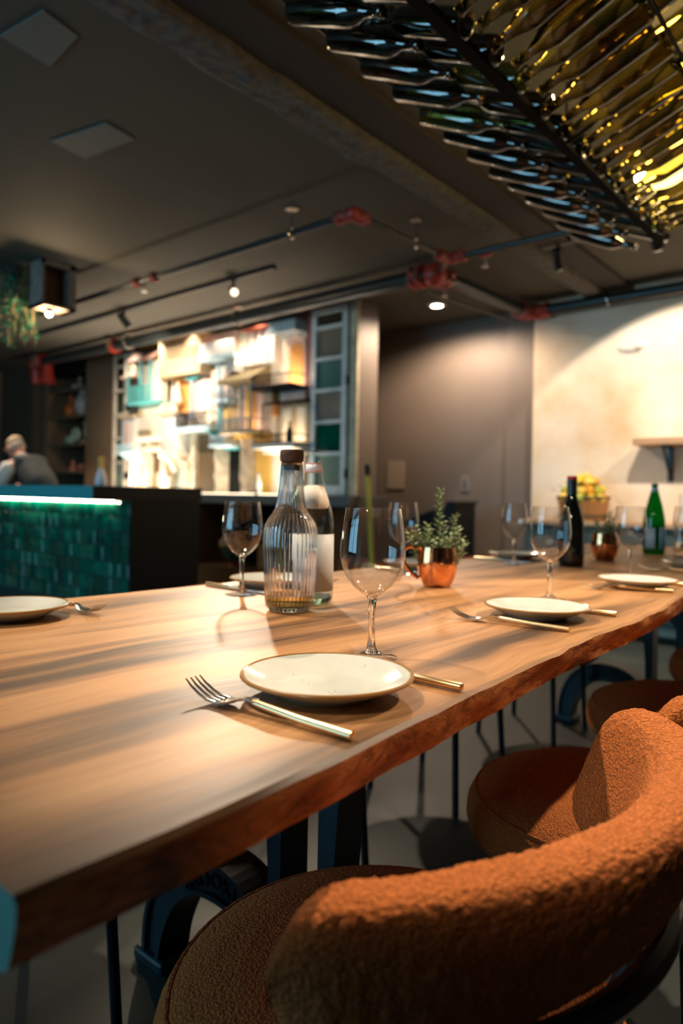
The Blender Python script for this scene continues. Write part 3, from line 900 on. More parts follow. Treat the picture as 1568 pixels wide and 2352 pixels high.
def sprigs(loc, hs, group, what):
    for i, (h, dx, dy, sp) in enumerate(hs):
        sm, lm = sprig_mesh(i * 7 + int(h * 1000), h, .0)
        # lean each sprig by shearing it outwards from inside the mug
        for me in (sm, lm):
            for v in me.vertices:
                t = v.co.z / h
                v.co.x += sp[0] * t + dx; v.co.y += sp[1] * t + dy
                v.co.z += .010
        o = link('herb_sprig', sm, M_STALK, None, what[i] if i < len(what) else what[-1], 'herb', group)
        o.location = loc
        link('leaves', lm, M_LEAF, o, kind='stuff')
# screen-right in room axes is (.643,-.766); screen-left the opposite
def dirn(right, back):
    return (right * .643 + back * .766, -right * .766 + back * .643)
HS = []
for (h, r0, r1, bk) in [(.225, .000, .004, .0), (.135, -.015, -.052, .01), (.120, -.022, -.070, -.01), (.165, .020, .042, .005), (.120, .012, .030, -.02), (.140, -.004, -.028, -.015), (.110, .026, .062, .0), (.105, .0, .012, -.03), (.100, .028, .060, -.03), (.125, -.01, -.020, .02), (.145, .008, .016, .01), (.115, -.018, -.040, .02), (.13, .022, .052, .015), (.105, -.006, -.010, -.03)]:
    d0, d1 = dirn(r0, 0), dirn(r1 - r0, bk)
    HS.append((h, d0[0], d0[1], d1))
ORD = ['first', 'second', 'third', 'fourth', 'fifth', 'sixth', 'seventh', 'eighth', 'ninth', 'tenth', 'eleventh', 'twelfth', 'thirteenth', 'fourteenth']
def rank_labels(hs, where):
    tips = [(x + s_[0]) * .643 - (y + s_[1]) * .766 for (h, x, y, s_) in hs]
    od = sorted(range(len(hs)), key=lambda k: tips[k])
    top = max(range(len(hs)), key=lambda k: hs[k][0])
    return ['%s herb sprig from the left in the %s%s' % (ORD[od.index(k)], where, ', tallest' if k == top else '') for k in range(len(hs))]
WH = rank_labels(HS, 'near copper mug')
sprigs((1.448, .908, TZ), HS, 'herb sprigs in the near copper mug', WH)
HS2 = []
for (h, r0, r1, bk) in [(.155, .0, -.002, 0), (.165, .01, .018, 0), (.11, -.02, -.06, 0), (.12, .015, .05, -.01), (.10, -.005, .02, -.02), (.13, .0, -.025, .01), (.14, -.010, -.040, .0), (.15, .006, .034, .0), (.12, .02, .062, .0), (.135, -.004, .004, -.015), (.115, -.015, -.028, -.01), (.125, .012, .024, .01)]:
    d0, d1 = dirn(r0, 0), dirn(r1 - r0, bk)
    HS2.append((h, d0[0], d0[1], d1))
sprigs((2.558, .893, TZ), HS2, 'herb sprigs in the far copper mug', rank_labels(HS2, 'copper mug by the wine bottle'))

# ================================================================== bar counter
bar = empty('bar_counter', (0, 0, 0), 'black bar counter with green glazed tile front and glowing strip under its top', 'bar')
MB().box(2.512, 3.03, 3.832, 6.9, 0, .935).build('bar_body', M_GROUT, bar, smooth=False)
MB().box(2.50, 3.03, 3.812, 3.832, 0, .9349).build('end_panel', M_BLACK, bar, smooth=False)
MB().box(2.24, 3.05, 3.810, 6.9, .935, 1.022, bev=.003).build('bar_top', M_SLABTOP, bar, smooth=False)
tm = []
for k in range(4):
    rnd = random.Random(k)
    b = MB().box(-.012, 0, -.0475, .0475, -.0475, .0475, bev=.004)
    for v in b.b.verts:
        if v.co.x < -.01: v.co.x += rnd.uniform(-.002, .002) + v.co.y * rnd.uniform(-.035, .035) + v.co.z * rnd.uniform(-.05, .03)
    tm.append(b.mesh('tile'))
for r_ in range(7):
    for c_ in range(27):
        o = link('tile', tm[(r_ * 5 + c_ * 3 + (r_ * c_) % 3) % 4], M_TILE, bar)
        o.location = (2.5115, 3.884 + c_ * .1, .880 - r_ * .1)
MB().box(2.478, 2.494, 4.0, 6.9, .917, .927).build('light_strip', emit('led_strip', (1, .92, .62), 38), bar, smooth=False)

MB().box(2.226, 2.239, 3.812, 6.9, .936, 1.021, bev=.002).build('front_fascia', plain('teal_lacquer', (.05, .30, .32), .35), bar, smooth=False, label='teal lacquered front edge of the bar top')  # teal window light is painted into this front face
# bottle with yellow foil on the bar
yb = empty('sparkling_bottle', (2.75, 4.588, 1.022), 'pale bottle with yellow foil neck standing on the bar top', 'bottle')
MB().lathe([(0, .0), (.040, .0), (.043, .006), (.042, .050), (.036, .080), (.024, .115), (.020, .13), (0, .13)], 32).build('bottle_body', plain('frosted_bottle', (.62, .66, .72), .3), yb)
MB().lathe([(.0215, .105), (.0195, .13), (.0175, .155), (.0195, .185), (.0200, .20), (.0165, .215), (0, .219)], 32).build('foil', plain('yellow_foil', (.80, .46, .05), .35), yb, label='yellow foil on the neck')

# ================================================================== bartender leaning over the bar
def skin_body(name, V, E, Rr, m, parent=None, lv=2, root=0):
    me = bpy.data.meshes.new(name)
    me.from_pydata([Vector(v) for v in V], E, [])
    o = link(name, me, m, parent)
    o.modifiers.new('skin', 'SKIN').use_smooth_shade = True
    ss = o.modifiers.new('smooth', 'SUBSURF'); ss.levels = lv; ss.render_levels = lv
    for i, r in enumerate(Rr):
        s = me.skin_vertices[0].data[i]
        s.radius = r if isinstance(r, tuple) else (r, r)
        s.use_root = (i == root)
    return o
man = empty('person', (0, 0, 0), 'man in khaki cap, charcoal vest and cream shirt bending low behind the bar', 'person')
# he faces +Y (towards the left of the picture); hips at (3.3, 6.45)
MX, MY = 3.38, 6.62
V = [(MX, MY, .93),                      # 0 pelvis
     (MX, MY + .16, 1.08), (MX, MY + .32, 1.20), (MX, MY + .44, 1.27),      # 1-3 spine, chest, collar
     (MX, MY + .51, 1.31), (MX, MY + .60, 1.37),                             # 4 neck, 5 head base
     (MX - .19, MY + .38, 1.22), (MX - .25, MY + .46, 1.02), (MX - .20, MY + .70, 1.045),    # near arm 6-8
     (MX + .15, MY + .42, 1.20), (MX + .20, MY + .50, 1.02), (MX + .14, MY + .72, 1.045),    # far arm 9-11
     (MX - .09, MY - .02, .86), (MX - .10, MY + .05, .48), (MX - .10, MY, .09), (MX - .10, MY + .16, .04),
     (MX + .09, MY - .02, .86), (MX + .10, MY + .05, .48), (MX + .10, MY, .09), (MX + .10, MY + .16, .04)]
E_ = [(0, 1), (1, 2), (2, 3), (3, 4), (4, 5), (3, 6), (6, 7), (7, 8), (3, 9), (9, 10), (10, 11), (0, 12), (12, 13), (13, 14), (14, 15), (0, 16), (16, 17), (17, 18), (18, 19)]
Rr = [.14, .135, .145, .11, .06, .065, .06, .042, .033, .06, .042, .033, .085, .06, .045, .035, .085, .06, .045, .035]
skin_body('body', V, E_, Rr, M_SKIN, man)
# vest, sleeves, trousers over the body
skin_body('vest', [(MX, MY - .03, .96), V[1], V[2], V[3], (MX, MY + .475, 1.285), (MX - .15, MY + .40, 1.235), (MX + .15, MY + .40, 1.235)], [(0, 1), (1, 2), (2, 3), (3, 4), (3, 5), (3, 6)], [.165, .165, .172, .135, .085, .075, .075], M_VEST, man)
for s, a in ((-1, (6, 7, 8)), (1, (9, 10, 11))):
    p, q, r_ = [Vector(V[k]) for k in a]
    skin_body('sleeve', [p + Vector((-s * .03, .01, .01)), p + Vector((s * .02, 0, -.02)), q, q.lerp(r_, .75)], [(0, 1), (1, 2), (2, 3)], [.085, .088, .068, .052], M_SHIRT, man)
skin_body('trousers', [(MX, MY - .01, .93), V[12], V[13], V[14], V[16], V[17], V[18]], [(0, 1), (1, 2), (2, 3), (0, 4), (4, 5), (5, 6)], [.155, .10, .078, .062, .10, .078, .062], M_BLACK, man)
MB().lathe([(.062, -.03), (.078, .0), (.075, .03), (.066, .05), (.058, .03), (.055, -.02)], 24, close=True, M=Matrix.Translation((MX, MY + .50, 1.295)) @ Matrix.Rotation(R(-48), 4, 'X')).build('collar', M_TEALCLOTH, man, label='teal collar')
# head: looks down and left
HM = Matrix.Translation((MX, MY + .655, 1.425)) @ Matrix.Rotation(R(-32), 4, 'X')
hb = MB()
hb.ball((0, 0, 0), .1, (.80, 1.0, 1.16), 4)
for v in hb.b.verts:
    c = v.co
    if c.z < -.02 and c.y > -.03: c.y += .018 * min(1, (-.02 - c.z) / .06); c.x *= 1 - .22 * min(1, (-.02 - c.z) / .08)
    # nose, brow, eye sockets, mouth
    c.y += .026 * math.exp(-((c.x / .014) ** 2 + ((c.z + .012) / .024) ** 2)) * (1 if c.y > 0 else 0)
    c.y += .008 * math.exp(-((c.z - .03) / .012) ** 2) * (1 if c.y > .04 else 0)
    for sx in (-1, 1): c.y -= .012 * math.exp(-(((c.x - sx * .032) / .014) ** 2 + ((c.z - .012) / .011) ** 2)) * (1 if c.y > 0 else 0)
    c.y += .006 * math.exp(-((c.x / .022) ** 2 + ((c.z + .055) / .008) ** 2)) * (1 if c.y > 0 else 0)
for sx in (-1, 1): hb.ball((sx * .082, -.005, -.005), .028, (.35, .8, 1.15), 2)
bmesh.ops.transform(hb.b, matrix=HM, verts=hb.b.verts)
head = hb.build('head', M_SKIN, man, ang=80)
eb = MB()
for sx in (-1, 1): eb.ball((sx * .031, .083, .012), .0105, (1.1, .7, .8), 2)
bmesh.ops.transform(eb.b, matrix=HM, verts=eb.b.verts)
eb.build('eyes', M_BLACK, head)
cb = MB()
cb.ball((0, -.004, .022), .108, (.84, 1.02, 1.08), 3)
bmesh.ops.delete(cb.b, geom=[v for v in cb.b.verts if v.co.z < .042], context='VERTS')
cb.prism([(.075 * math.cos(a), .085 + .075 * math.sin(a)) for a in [PI * k / 12 for k in range(13)]], 2, .042, .049)
bmesh.ops.transform(cb.b, matrix=HM, verts=cb.b.verts)
cb.build('cap', M_CAP, man)
rb = MB()
rb.ball((0, -.016, -.006), .1, (.83, .95, 1.0), 3)
bmesh.ops.delete(rb.b, geom=[v for v in rb.b.verts if v.co.z > .05 or v.co.z < -.06 or v.co.y > .005], context='VERTS')
bmesh.ops.transform(rb.b, matrix=HM, verts=rb.b.verts)
rb.build('hair', M_HAIR, man)
# hands with five fingers resting on the bar ledge
for s, k in ((-1, 8), (1, 11)):
    wv = Vector(V[k])
    hv = [wv, wv + Vector((0, .05, .0)), wv + Vector((0, .085, 0))]; he = [(0, 1), (1, 2)]; hr = [.03, (.038, .018), (.036, .016)]
    for f, (dx, ln) in enumerate([(-.03, .062), (-.010, .072), (.010, .068), (.030, .052)]):
        i = len(hv); hv += [wv + Vector((dx, .098, .002)), wv + Vector((dx * 1.15, .098 + ln * .55, .006)), wv + Vector((dx * 1.2, .098 + ln, -.008))]
        he += [(2, i), (i, i + 1), (i + 1, i + 2)]; hr += [.0105, .0098, .008]
    i = len(hv); hv += [wv + Vector((-s * .045, .055, -.002)), wv + Vector((-s * .06, .085, -.006))]; he += [(1, i), (i, i + 1)]; hr += [.012, .0095]
    skin_body('hand', hv, he, hr, M_SKIN, man, lv=1)

# ================================================================== back bar counter
bk = empty('back_counter', (0, 0, 0), 'grey-topped back counter with a dark open cabinet below the miniature facades', 'counter')
MB().box(3.94, FU - .001, 3.58, 7.12, .905, .985, bev=.003).build('counter_top', plain('grey_stone', (.20, .22, .205), .35, var=.15, vscale=10), bk, smooth=False)
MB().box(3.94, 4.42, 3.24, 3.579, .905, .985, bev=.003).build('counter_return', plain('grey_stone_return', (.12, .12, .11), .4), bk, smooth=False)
MB().box(4.38, FU - .001, 3.6, 7.1, 0, .904).build('back_panel', M_BLACK, bk, smooth=False)
MB().box(3.97, 4.38, 3.6, 7.1, .0, .355).build('plinth', M_BROWNWALL, bk, smooth=False)
for y in (3.6, 5.0, 6.0, 7.07): MB().box(3.96, 4.38, y, y + .03, .355, .904).build('upright', M_BROWNWALL, bk, smooth=False)
MB().box(4.10, 4.38, 3.64, 4.36, .355, .56).build('drawer_box', M_BEIGEP, bk, smooth=False)
am = empty('amphora', (4.02, 4.60, .355), 'painted amphora jug with handles in the dark cabinet under the back counter', 'vase')
MB().lathe([(0, 0), (.060, 0), (.055, .012), (.030, .035), (.035, .05), (.068, .10), (.098, .155), (.112, .205), (.108, .225), (.085, .25), (.055, .285), (.030, .31), (.024, .35), (.034, .375), (.030, .40), (.014, .425), (0, .435)], 40).build('jug_body', plain('painted_ceramic_red', (.30, .10, .06), .5, var=.5, vscale=22), am)
MB().lathe([(.0365, .052), (.0695, .10), (.0995, .155), (.1045, .17), (.103, .171), (.0675, .10), (.0345, .051)], 40, close=True).build('green_band', plain('green_ceramic', (.08, .22, .17), .5), am)
MB().lathe([(.1125, .185), (.1135, .205), (.1095, .226), (.0865, .251), (.085, .249), (.107, .224), (.111, .205), (.110, .186)], 40, close=True).build('white_band', plain('white_ceramic', (.55, .50, .40), .5, var=.2, vscale=20), am)
for s in (1, -1):
    MB().tube(smooth_path([(0, s * .028, .365), (0, s * .075, .375), (0, s * .095, .33), (0, s * .085, .27), (0, s * .07, .245)]), .010, 8).build('handle', plain('green_ceramic_handle', (.10, .24, .19), .5) if s == 1 else M_DOORBROWN, am)

MB().box(4.20, 4.215, 3.75, 6.95, .985, .992).build('light_strip', emit('counter_led', (1, .80, .55), 4), bk, smooth=False)
for (y, z, x, e) in ((4.28, 1.945, 4.30, 1.7), (4.25, 1.44, 4.30, 1.3), (4.80, 1.575, 4.30, .6), (4.8, 2.19, 4.30, .5)):
    light('niche_light', 'AREA', (x, y, z), e, (1, .76, .52), aim=(4.42, y, z + .35), shape='RECTANGLE', size=.25, size_y=.03)
for y, e in ((4.3, 2.6), (5.0, 1.4), (5.6, 1.4), (6.1, 4), (6.55, 4)):
    light('counter_light', 'AREA', (4.21, y, 1.0), e, (1, .82, .64), aim=(4.42, y, 1.8), shape='DISK', size=.08)
    light('counter_uplight', 'SPOT', (4.21, y, 1.0), 52, (1, .80, .62), aim=(3.75, y, 2.6), spot_size=R(85), spot_blend=1, shadow_soft_size=.03)  # spots added to brighten the ceiling in place of bounce from the facade

# ================================================================== miniature facades above the counter
G_F = 'miniature house fronts on the bar wall'
def house(name, label, cat='miniature house'):
    return empty(name, (0, 0, 0), label, cat, G_F)
def bx(name, t, y0, y1, z0, z1, dep, m, bev=.004, back=0, **kw):
    """a block standing dep metres proud of the wall"""
    return MB().box(FU - max(dep, .024), FU - .019 - back, y0, y1, z0, z1, bev=bev).build(name, m, t, smooth=False, **kw)
def railing(t, y0, y1, z0, z1, dep, m, n, r=.004, posts=True, name='railing'):
    b = MB()
    for z in (z0, z1): b.box(FU - dep - .006, FU - dep + .006, y0, y1, z - .006, z + .006)
    for k in range(n + 1):
        y = y0 + (y1 - y0) * k / n
        b.box(FU - dep - r, FU - dep + r, y - r, y + r, z0, z1)
    for y in (y0, y1):
        for z in (z0, z1): b.box(FU - dep, FU - .02, y - .005, y + .005, z - .005, z + .005)
    return b.build(name, m, t, smooth=False)
def roof(t, y0, y1, z0, z1, dep, m, tip=.03, name='roof'):
    return MB().prism([(FU - dep, z0), (FU - dep + .004, z0 + .018), (FU - tip, z1), (FU - .019, z1), (FU - .019, z0)], 1, y0, y1).build(name, m, t, smooth=False)
def arch_opening(t, y0, y1, z0, z1, dep, m, name):
    """panel with a rounded head"""
    r = (y1 - y0) / 2; c = (y0 + y1) / 2
    poly = [(y0, z0)] + [(c - r * math.cos(a), z1 - r + r * math.sin(a)) for a in [PI * k / 14 for k in range(15)]] + [(y1, z0)]
    return MB().prism(poly, 0, FU - dep, FU - .019).build(name, m, t, smooth=False)
# plaster ground of the display
tag(MB().box(FU - .018, FU - .0005, 4.16, 6.66, .99, 2.55).build('display_panel', M_CREAM, smooth=False), 'cream plaster panel carrying the miniature house fronts', 'panel')

t = house('balcony_house', 'miniature white house front with brown pitched roof and teal balcony')
bx('facade', t, 6.085, 6.60, 1.95, 2.38, .07, M_CREAM)
roof(t, 6.12, 6.62, 2.37, 2.57, .22, M_BROWNROOF)
bx('gable', t, 6.10, 6.64, 2.36, 2.59, .05, M_YELLOW)
bx('side_bay', t, 6.085, 6.22, 1.95, 2.36, .16, M_CREAM)
bx('balcony_floor', t, 6.085, 6.64, 1.925, 1.95, .20, M_TEAL)
railing(t, 6.22, 6.63, 1.96, 2.11, .19, M_TEAL, 12)
for y in (6.22, 6.40, 6.62): MB().box(FU - .196, FU - .18, y - .009, y + .009, 1.95, 2.37).build('post', M_TEAL, t, smooth=False)
arch_opening(t, 6.50, 6.58, 1.97, 2.16, .078, M_DOORBROWN, 'door')
arch_opening(t, 6.24, 6.34, 1.97, 2.14, .078, M_DOORBROWN, 'door')

t = house('shuttered_gallery', 'miniature beige closed gallery with slatted screen above a plain parapet')
bx('parapet', t, 5.39, 6.06, 2.16, 2.33, .20, M_BEIGEP)
bx('gallery_wall', t, 5.39, 6.06, 2.33, 2.55, .06, M_PINK)
bx('solid_end', t, 5.95, 6.06, 2.33, 2.55, .195, M_BEIGEP)
for k in range(17):
    y = 5.40 + k * .033
    MB().box(FU - .195, FU - .183, y - .006, y + .006, 2.33, 2.55).build('slat', M_BEIGEP, t, smooth=False)
bx('gallery_roof', t, 5.37, 6.08, 2.55, 2.575, .21, M_BEIGEP)
MB().box(FU - .198, FU - .18, 5.39, 5.95, 2.44, 2.452).build('cross_rail', M_BEIGEP, t, smooth=False)

t = house('cream_window_box', 'small cream framed bay hung at the upper left beside the green-paned shutter')
bx('frame', t, 6.63, 6.83, 2.26, 2.52, .10, M_CREAM)
bx('window', t, 6.66, 6.78, 2.31, 2.48, .104, M_BEIGEP)
bx('ledge', t, 6.62, 6.85, 2.235, 2.262, .14, M_PINK)

t = house('white_stucco_house', 'overexposed white stucco front with a small beige sign plate')
bx('facade', t, 6.08, 6.515, 1.56, 1.92, .12, M_CREAM)
bx('cornice', t, 6.05, 6.50, 1.54, 1.57, .17, M_CREAM)
bx('sign_plate', t, 6.26, 6.50, 1.595, 1.655, .135, M_BEIGEP)
MB().lathe([(0, 0), (.04, 0), (.04, .02), (0, .02)], 20, M=Matrix.Translation((FU - .12, 6.45, 1.84)) @ Matrix.Rotation(R(-90), 4, 'Y')).build('rosette', M_BEIGEP, t)
for k in range(6):
    y = 6.29 + k * .034
    MB().box(FU - .139, FU - .134, y - .009, y + .009, 1.612, 1.638).build('sign_relief', M_OLIVE, t, smooth=False)

t = house('blue_bay_house', 'white bay window on a pale blue bracketed balcony at the lower left')
bx('bay', t, 6.535, 6.80, 1.44, 1.80, .14, M_WHITEPAINT)
bx('shutter', t, 6.66, 6.73, 1.46, 1.74, .15, M_PINK)
bx('shutter', t, 6.56, 6.62, 1.46, 1.74, .15, M_CREAM)
bx('balcony_floor', t, 6.52, 6.83, 1.40, 1.435, .20, M_PALEBLUE)
for y in (6.56, 6.76): MB().prism([(FU - .17, 1.40), (FU - .02, 1.40), (FU - .02, 1.29), (FU - .06, 1.33)], 1, y - .03, y + .03).build('bracket', M_PALEBLUE, t, smooth=False)
railing(t, 6.53, 6.82, 1.435, 1.50, .19, M_PALEBLUE, 10)
roof(t, 6.52, 6.84, 1.80, 1.85, .18, M_BEIGEP)

t = house('white_oriel', 'white oriel bay on curved brackets with a thin dark roof line')
bx('bay', t, 5.775, 6.03, 1.40, 1.78, .18, M_WHITEPAINT)
bx('sill', t, 5.765, 6.045, 1.345, 1.40, .20, M_CREAM)
roof(t, 5.765, 6.045, 1.78, 1.81, .22, M_BEIGEP)
bx('window', t, 5.95, 6.01, 1.44, 1.72, .184, M_PINK)
for y in (5.80, 5.99): MB().prism([(FU - .18, 1.345), (FU - .02, 1.345), (FU - .02, 1.16), (FU - .05, 1.24), (FU - .10, 1.31)], 1, y - .025, y + .025).build('bracket', M_CREAM, t, smooth=False)

t = house('orange_niche', 'orange niche holding a white cone-shaped lantern')
bx('niche_back', t, 5.74, 5.96, 1.80, 2.15, .026, M_ORANGE)
bx('niche_arch', t, 5.72, 5.98, 2.13, 2.16, .10, M_YELLOW)
tag(MB().lathe([(0, -.012), (.025, 0), (.062, .03), (.046, .07), (.022, .15), (.012, .22), (0, .25)], 24, o=(FU - .10, 5.86, 1.88)).build('cone_lantern', plain('warm_white_glass', (.85, .74, .50), .4)), 'white cone-shaped lantern in the orange niche of the bar wall', 'lantern')
MB().tube([(FU - .10, 5.86, 1.87), (FU - .10, 5.86, 1.80)], .008, 8).build('lantern_shelf_pin', M_GOLD, t)
bx('niche_shelf', t, 5.74, 5.96, 1.775, 1.80, .15, M_GOLD)

t = house('pink_door_house', 'miniature pink double door with blue column and black wrought iron balcony')
bx('facade', t, 5.28, 5.72, 1.70, 2.19, .06, M_PINK)
MB().lathe([(.034, 0), (.034, .03), (.024, .04), (.022, .36), (.028, .38), (.036, .41), (0, .41)], 16, o=(FU - .075, 5.66, 1.72)).build('column', M_GREYBLUE, t)
bx('capital', t, 5.54, 5.72, 2.12, 2.19, .12, M_TEAL)
bx('balcony_floor', t, 5.24, 5.76, 1.60, 1.635, .22, M_PALEBLUE)
railing(t, 5.26, 5.74, 1.645, 1.77, .21, M_LEGS, 16, .004)
rg = MB()
for k in range(7):
    y = 5.31 + k * .065
    rg.tube([(FU - .212, y + .026 * math.cos(a), 1.705 + .030 * math.sin(a)) for a in [2 * PI * j / 12 for j in range(13)]], .004, 5, cap=False)
rg.build('iron_scroll', M_LEGS, t)
for y in (5.42, 5.52): bx('door_leaf', t, y - .045, y + .045, 1.66, 2.10, .068, M_CREAM)
MB().prism([(FU - .20, 1.60), (FU - .02, 1.60), (FU - .02, 1.47)], 1, 5.27, 5.31).build('bracket', M_TEAL, t, smooth=False)

t = house('brown_archway', 'tall dark brown doorway below the wrought iron balcony', 'miniature doorway')
bx('door', t, 5.34, 5.60, .99, 1.58, .03, M_DOORBROWN)
bx('jamb', t, 5.60, 5.66, .99, 1.58, .08, M_ROCK)
t = house('carved_doorway', 'dark carved doorway with lantern brackets at the left of the bar wall', 'miniature doorway')
bx('door', t, 6.14, 6.36, .99, 1.42, .03, M_DOORBROWN)
bx('jamb', t, 6.06, 6.14, .99, 1.40, .10, M_ROCK)
bx('jamb', t, 6.36, 6.46, .99, 1.40, .10, M_ROCK)
bx('lintel', t, 6.06, 6.46, 1.42, 1.46, .10, M_CREAM)
MB().box(FU - .036, FU - .03, 6.19, 6.31, 1.05, 1.20).build('door_panel', M_BEIGEP, t, smooth=False)
t = house('orange_doorway', 'narrow orange doorway between white piers beside the green-paned shutter', 'miniature doorway')
bx('door', t, 6.50, 6.60, .99, 1.30, .03, M_ORANGE)
bx('pier', t, 6.60, 6.68, .99, 1.38, .12, M_WHITEPAINT)
t = house('grey_doorway', 'pale grey-green doorway under the white oriel', 'miniature doorway')
bx('door', t, 5.80, 5.98, .99, 1.26, .03, plain('grey_green_door', (.30, .34, .28), .6))
bx('pier', t, 5.98, 6.05, .99, 1.15, .10, M_ROCK)
bx('pier', t, 5.665, 5.755, .99, 1.30, .12, M_ROCK)
def rocks(name, y0, y1, z0, z1, dep, label):
    b = MB()
    rnd = random.Random(int(y0 * 100))
    n = 16; k = 12
    rows = []
    for i in range(n + 1):
        z = z0 + (z1 - z0) * i / n
        rows.append([b.b.verts.new((FU - .02 - dep * math.sin(PI * j / k) * (.8 + .4 * noise.noise((z * 9, j * .7, y0))), y0 + (y1 - y0) * j / k + .012 * noise.noise((z * 12, j, 4)), z)) for j in range(k + 1)])
    for A, B in zip(rows, rows[1:]):
        for j in range(k): b.b.faces.new((A[j], A[j + 1], B[j + 1], B[j]))
    b.b.faces.new(rows[0]); b.b.faces.new(rows[-1])
    for A, B in zip(rows, rows[1:]): b.b.faces.new((A[0], B[0], B[-1], A[-1])) if False else None
    return tag(b.build(name, M_ROCK), label, 'pier', G_F)
rocks('stone_pier', 5.14, 5.32, .99, 1.45, .11, 'pale rough stone pier between the brown doorway and the black doorway')
rocks('stone_pier', 4.77, 4.945, .99, 1.50, .12, 'grey-buff rough stone pier beside the yellow door')
t = house('black_doorway', 'black doorway between two rough stone piers', 'miniature doorway')
bx('door', t, 4.95, 5.14, .99, 1.41, .026, M_BLACK)
bx('door_head', t, 4.93, 5.16, 1.405, 1.425, .10, M_TEAL)
t = house('yellow_doorway', 'tall plain mustard yellow door with a pale lintel', 'miniature doorway')
bx('door', t, 4.56, 4.76, .99, 1.50, .04, M_YELLOW)
bx('lintel', t, 4.54, 5.02, 1.505, 1.54, .16, M_YELLOW)

t = house('pale_blue_balcony_house', 'overexposed white front with pale blue balcony near the top centre of the bar wall')
bx('facade', t, 5.04, 5.39, 2.30, 2.55, .06, M_PINK)
bx('balcony_floor', t, 4.88, 5.39, 2.25, 2.29, .22, M_PALEBLUE)
bx('parapet', t, 4.88, 5.39, 2.29, 2.42, .215, M_WHITEPAINT, back=.17)
bx('door', t, 5.13, 5.20, 2.30, 2.50, .065, M_CREAM)
bx('bay', t, 4.90, 5.025, 2.12, 2.245, .18, M_WHITEPAINT)
t = house('narrow_blue_house', 'narrow pale blue framed window with a blue sill and railing')
bx('facade', t, 5.06, 5.26, 1.88, 2.24, .07, M_WHITEPAINT)
bx('window', t, 5.10, 5.17, 1.90, 2.18, .076, M_PINK)
bx('frame', t, 5.24, 5.275, 1.86, 2.245, .09, M_PALEBLUE)
bx('sill', t, 5.03, 5.28, 1.855, 1.88, .15, M_PALEBLUE)
railing(t, 5.04, 5.27, 1.885, 1.96, .14, M_GREYBLUE, 7)
t = house('yellow_window_house', 'miniature yellow shuttered window in a teal frame above a pale blue balcony')
bx('facade', t, 4.95, 5.26, 1.45, 1.85, .05, M_BEIGEP)
bx('shutter', t, 5.06, 5.17, 1.50, 1.82, .062, M_YELLOW)
bx('frame', t, 5.22, 5.265, 1.45, 1.86, .08, M_TEAL)
bx('balcony_floor', t, 4.93, 5.25, 1.425, 1.45, .19, M_PALEBLUE)
railing(t, 4.94, 5.24, 1.455, 1.53, .18, M_GREYBLUE, 10)

t = house('olive_roof_house', 'miniature orange door house under a drooping olive roof with blue-grey columns')
bx('facade', t, 4.62, 4.98, 1.56, 2.02, .06, M_PINK)
roof(t, 4.59, 5.05, 2.00, 2.17, .28, M_OLIVE)
bx('door_leaf', t, 4.73, 4.80, 1.58, 1.96, .068, M_ORANGE)
bx('door_leaf', t, 4.81, 4.87, 1.58, 1.96, .068, M_YELLOW)
bx('balcony_floor', t, 4.58, 5.03, 1.535, 1.56, .25, M_BEIGEP)
railing(t, 4.60, 5.02, 1.565, 1.67, .24, M_GREYBLUE, 12, .005)
for y in (4.61, 4.74, 4.90, 5.01): MB().box(FU - .246, FU - .23, y - .007, y + .007, 1.56, 2.02).build('post', M_GREYBLUE, t, smooth=False)
bx('wall_lamp', t, 4.90, 4.94, 1.84, 1.88, .09, M_WHITEPAINT)
t = house('slatted_bay', 'narrow bay of pale vertical slats beside the orange door house')
bx('bay', t, 4.47, 4.575, 1.70, 1.90, .10, M_ORANGE)
for k in range(4): MB().box(FU - .125, FU - .112, 4.475 + k * .032, 4.488 + k * .030, 1.60, 1.90).build('slat', M_CREAM, t, smooth=False)

t = house('arcade_house', 'overexposed arcade of tall white and pink arches under a red tiled eave')
bx('facade', t, 4.48, 4.875, 2.18, 2.50, .04, M_PINK)
for k, y in enumerate((4.53, 4.63, 4.73, 4.825)):
    arch_opening(t, y - .046, y + .046, 2.18, 2.48, .07, (M_WHITEPAINT, M_WHITEPAINT, M_PINK, M_CREAM)[k], 'arch')
for k in range(5): MB().lathe([(.010, 0), (.010, .28), (.014, .30), (0, .30)], 10, o=(FU - .085, 4.49 + .094 * k, 2.18)).build('column', M_WHITEPAINT, t)
roof(t, 4.45, 4.872, 2.49, 2.56, .16, plain('red_roof_tile', (.30, .06, .03), .7))

t = house('rose_alcove', 'rose and orange alcove with rounded head and grey-blue slatted canopy above an iron balcony')
arch_opening(t, 4.14, 4.40, 1.94, 2.40, .045, M_PINK, 'alcove_wall')
arch_opening(t, 4.16, 4.33, 1.96, 2.32, .052, M_ORANGE, 'alcove_panel')
bx('canopy', t, 4.14, 4.445, 2.40, 2.50, .18, M_GREYBLUE)
for k in range(9): MB().box(FU - .186, FU - .181, 4.15 + k * .036, 4.165 + k * .036, 2.40, 2.50).build('slat', M_PALEBLUE, t, smooth=False)
bx('balcony_floor', t, 4.13, 4.64, 1.905, 1.93, .24, M_BLACK)
railing(t, 4.14, 4.63, 1.935, 2.03, .23, M_LEGS, 18, .003)
rg = MB()
for k in range(8):
    y = 4.18 + k * .058
    rg.tube([(FU - .232, y + .022 * math.cos(a), 1.98 + .026 * math.sin(a)) for a in [2 * PI * j / 10 for j in range(11)]], .003, 5, cap=False)
rg.build('iron_scroll', M_LEGS, t)
t = house('dark_window_head', 'dark square opening at the top right beneath the big pipe', 'miniature window')
bx('opening', t, 4.16, 4.37, 2.505, 2.575, .03, M_PLUM)
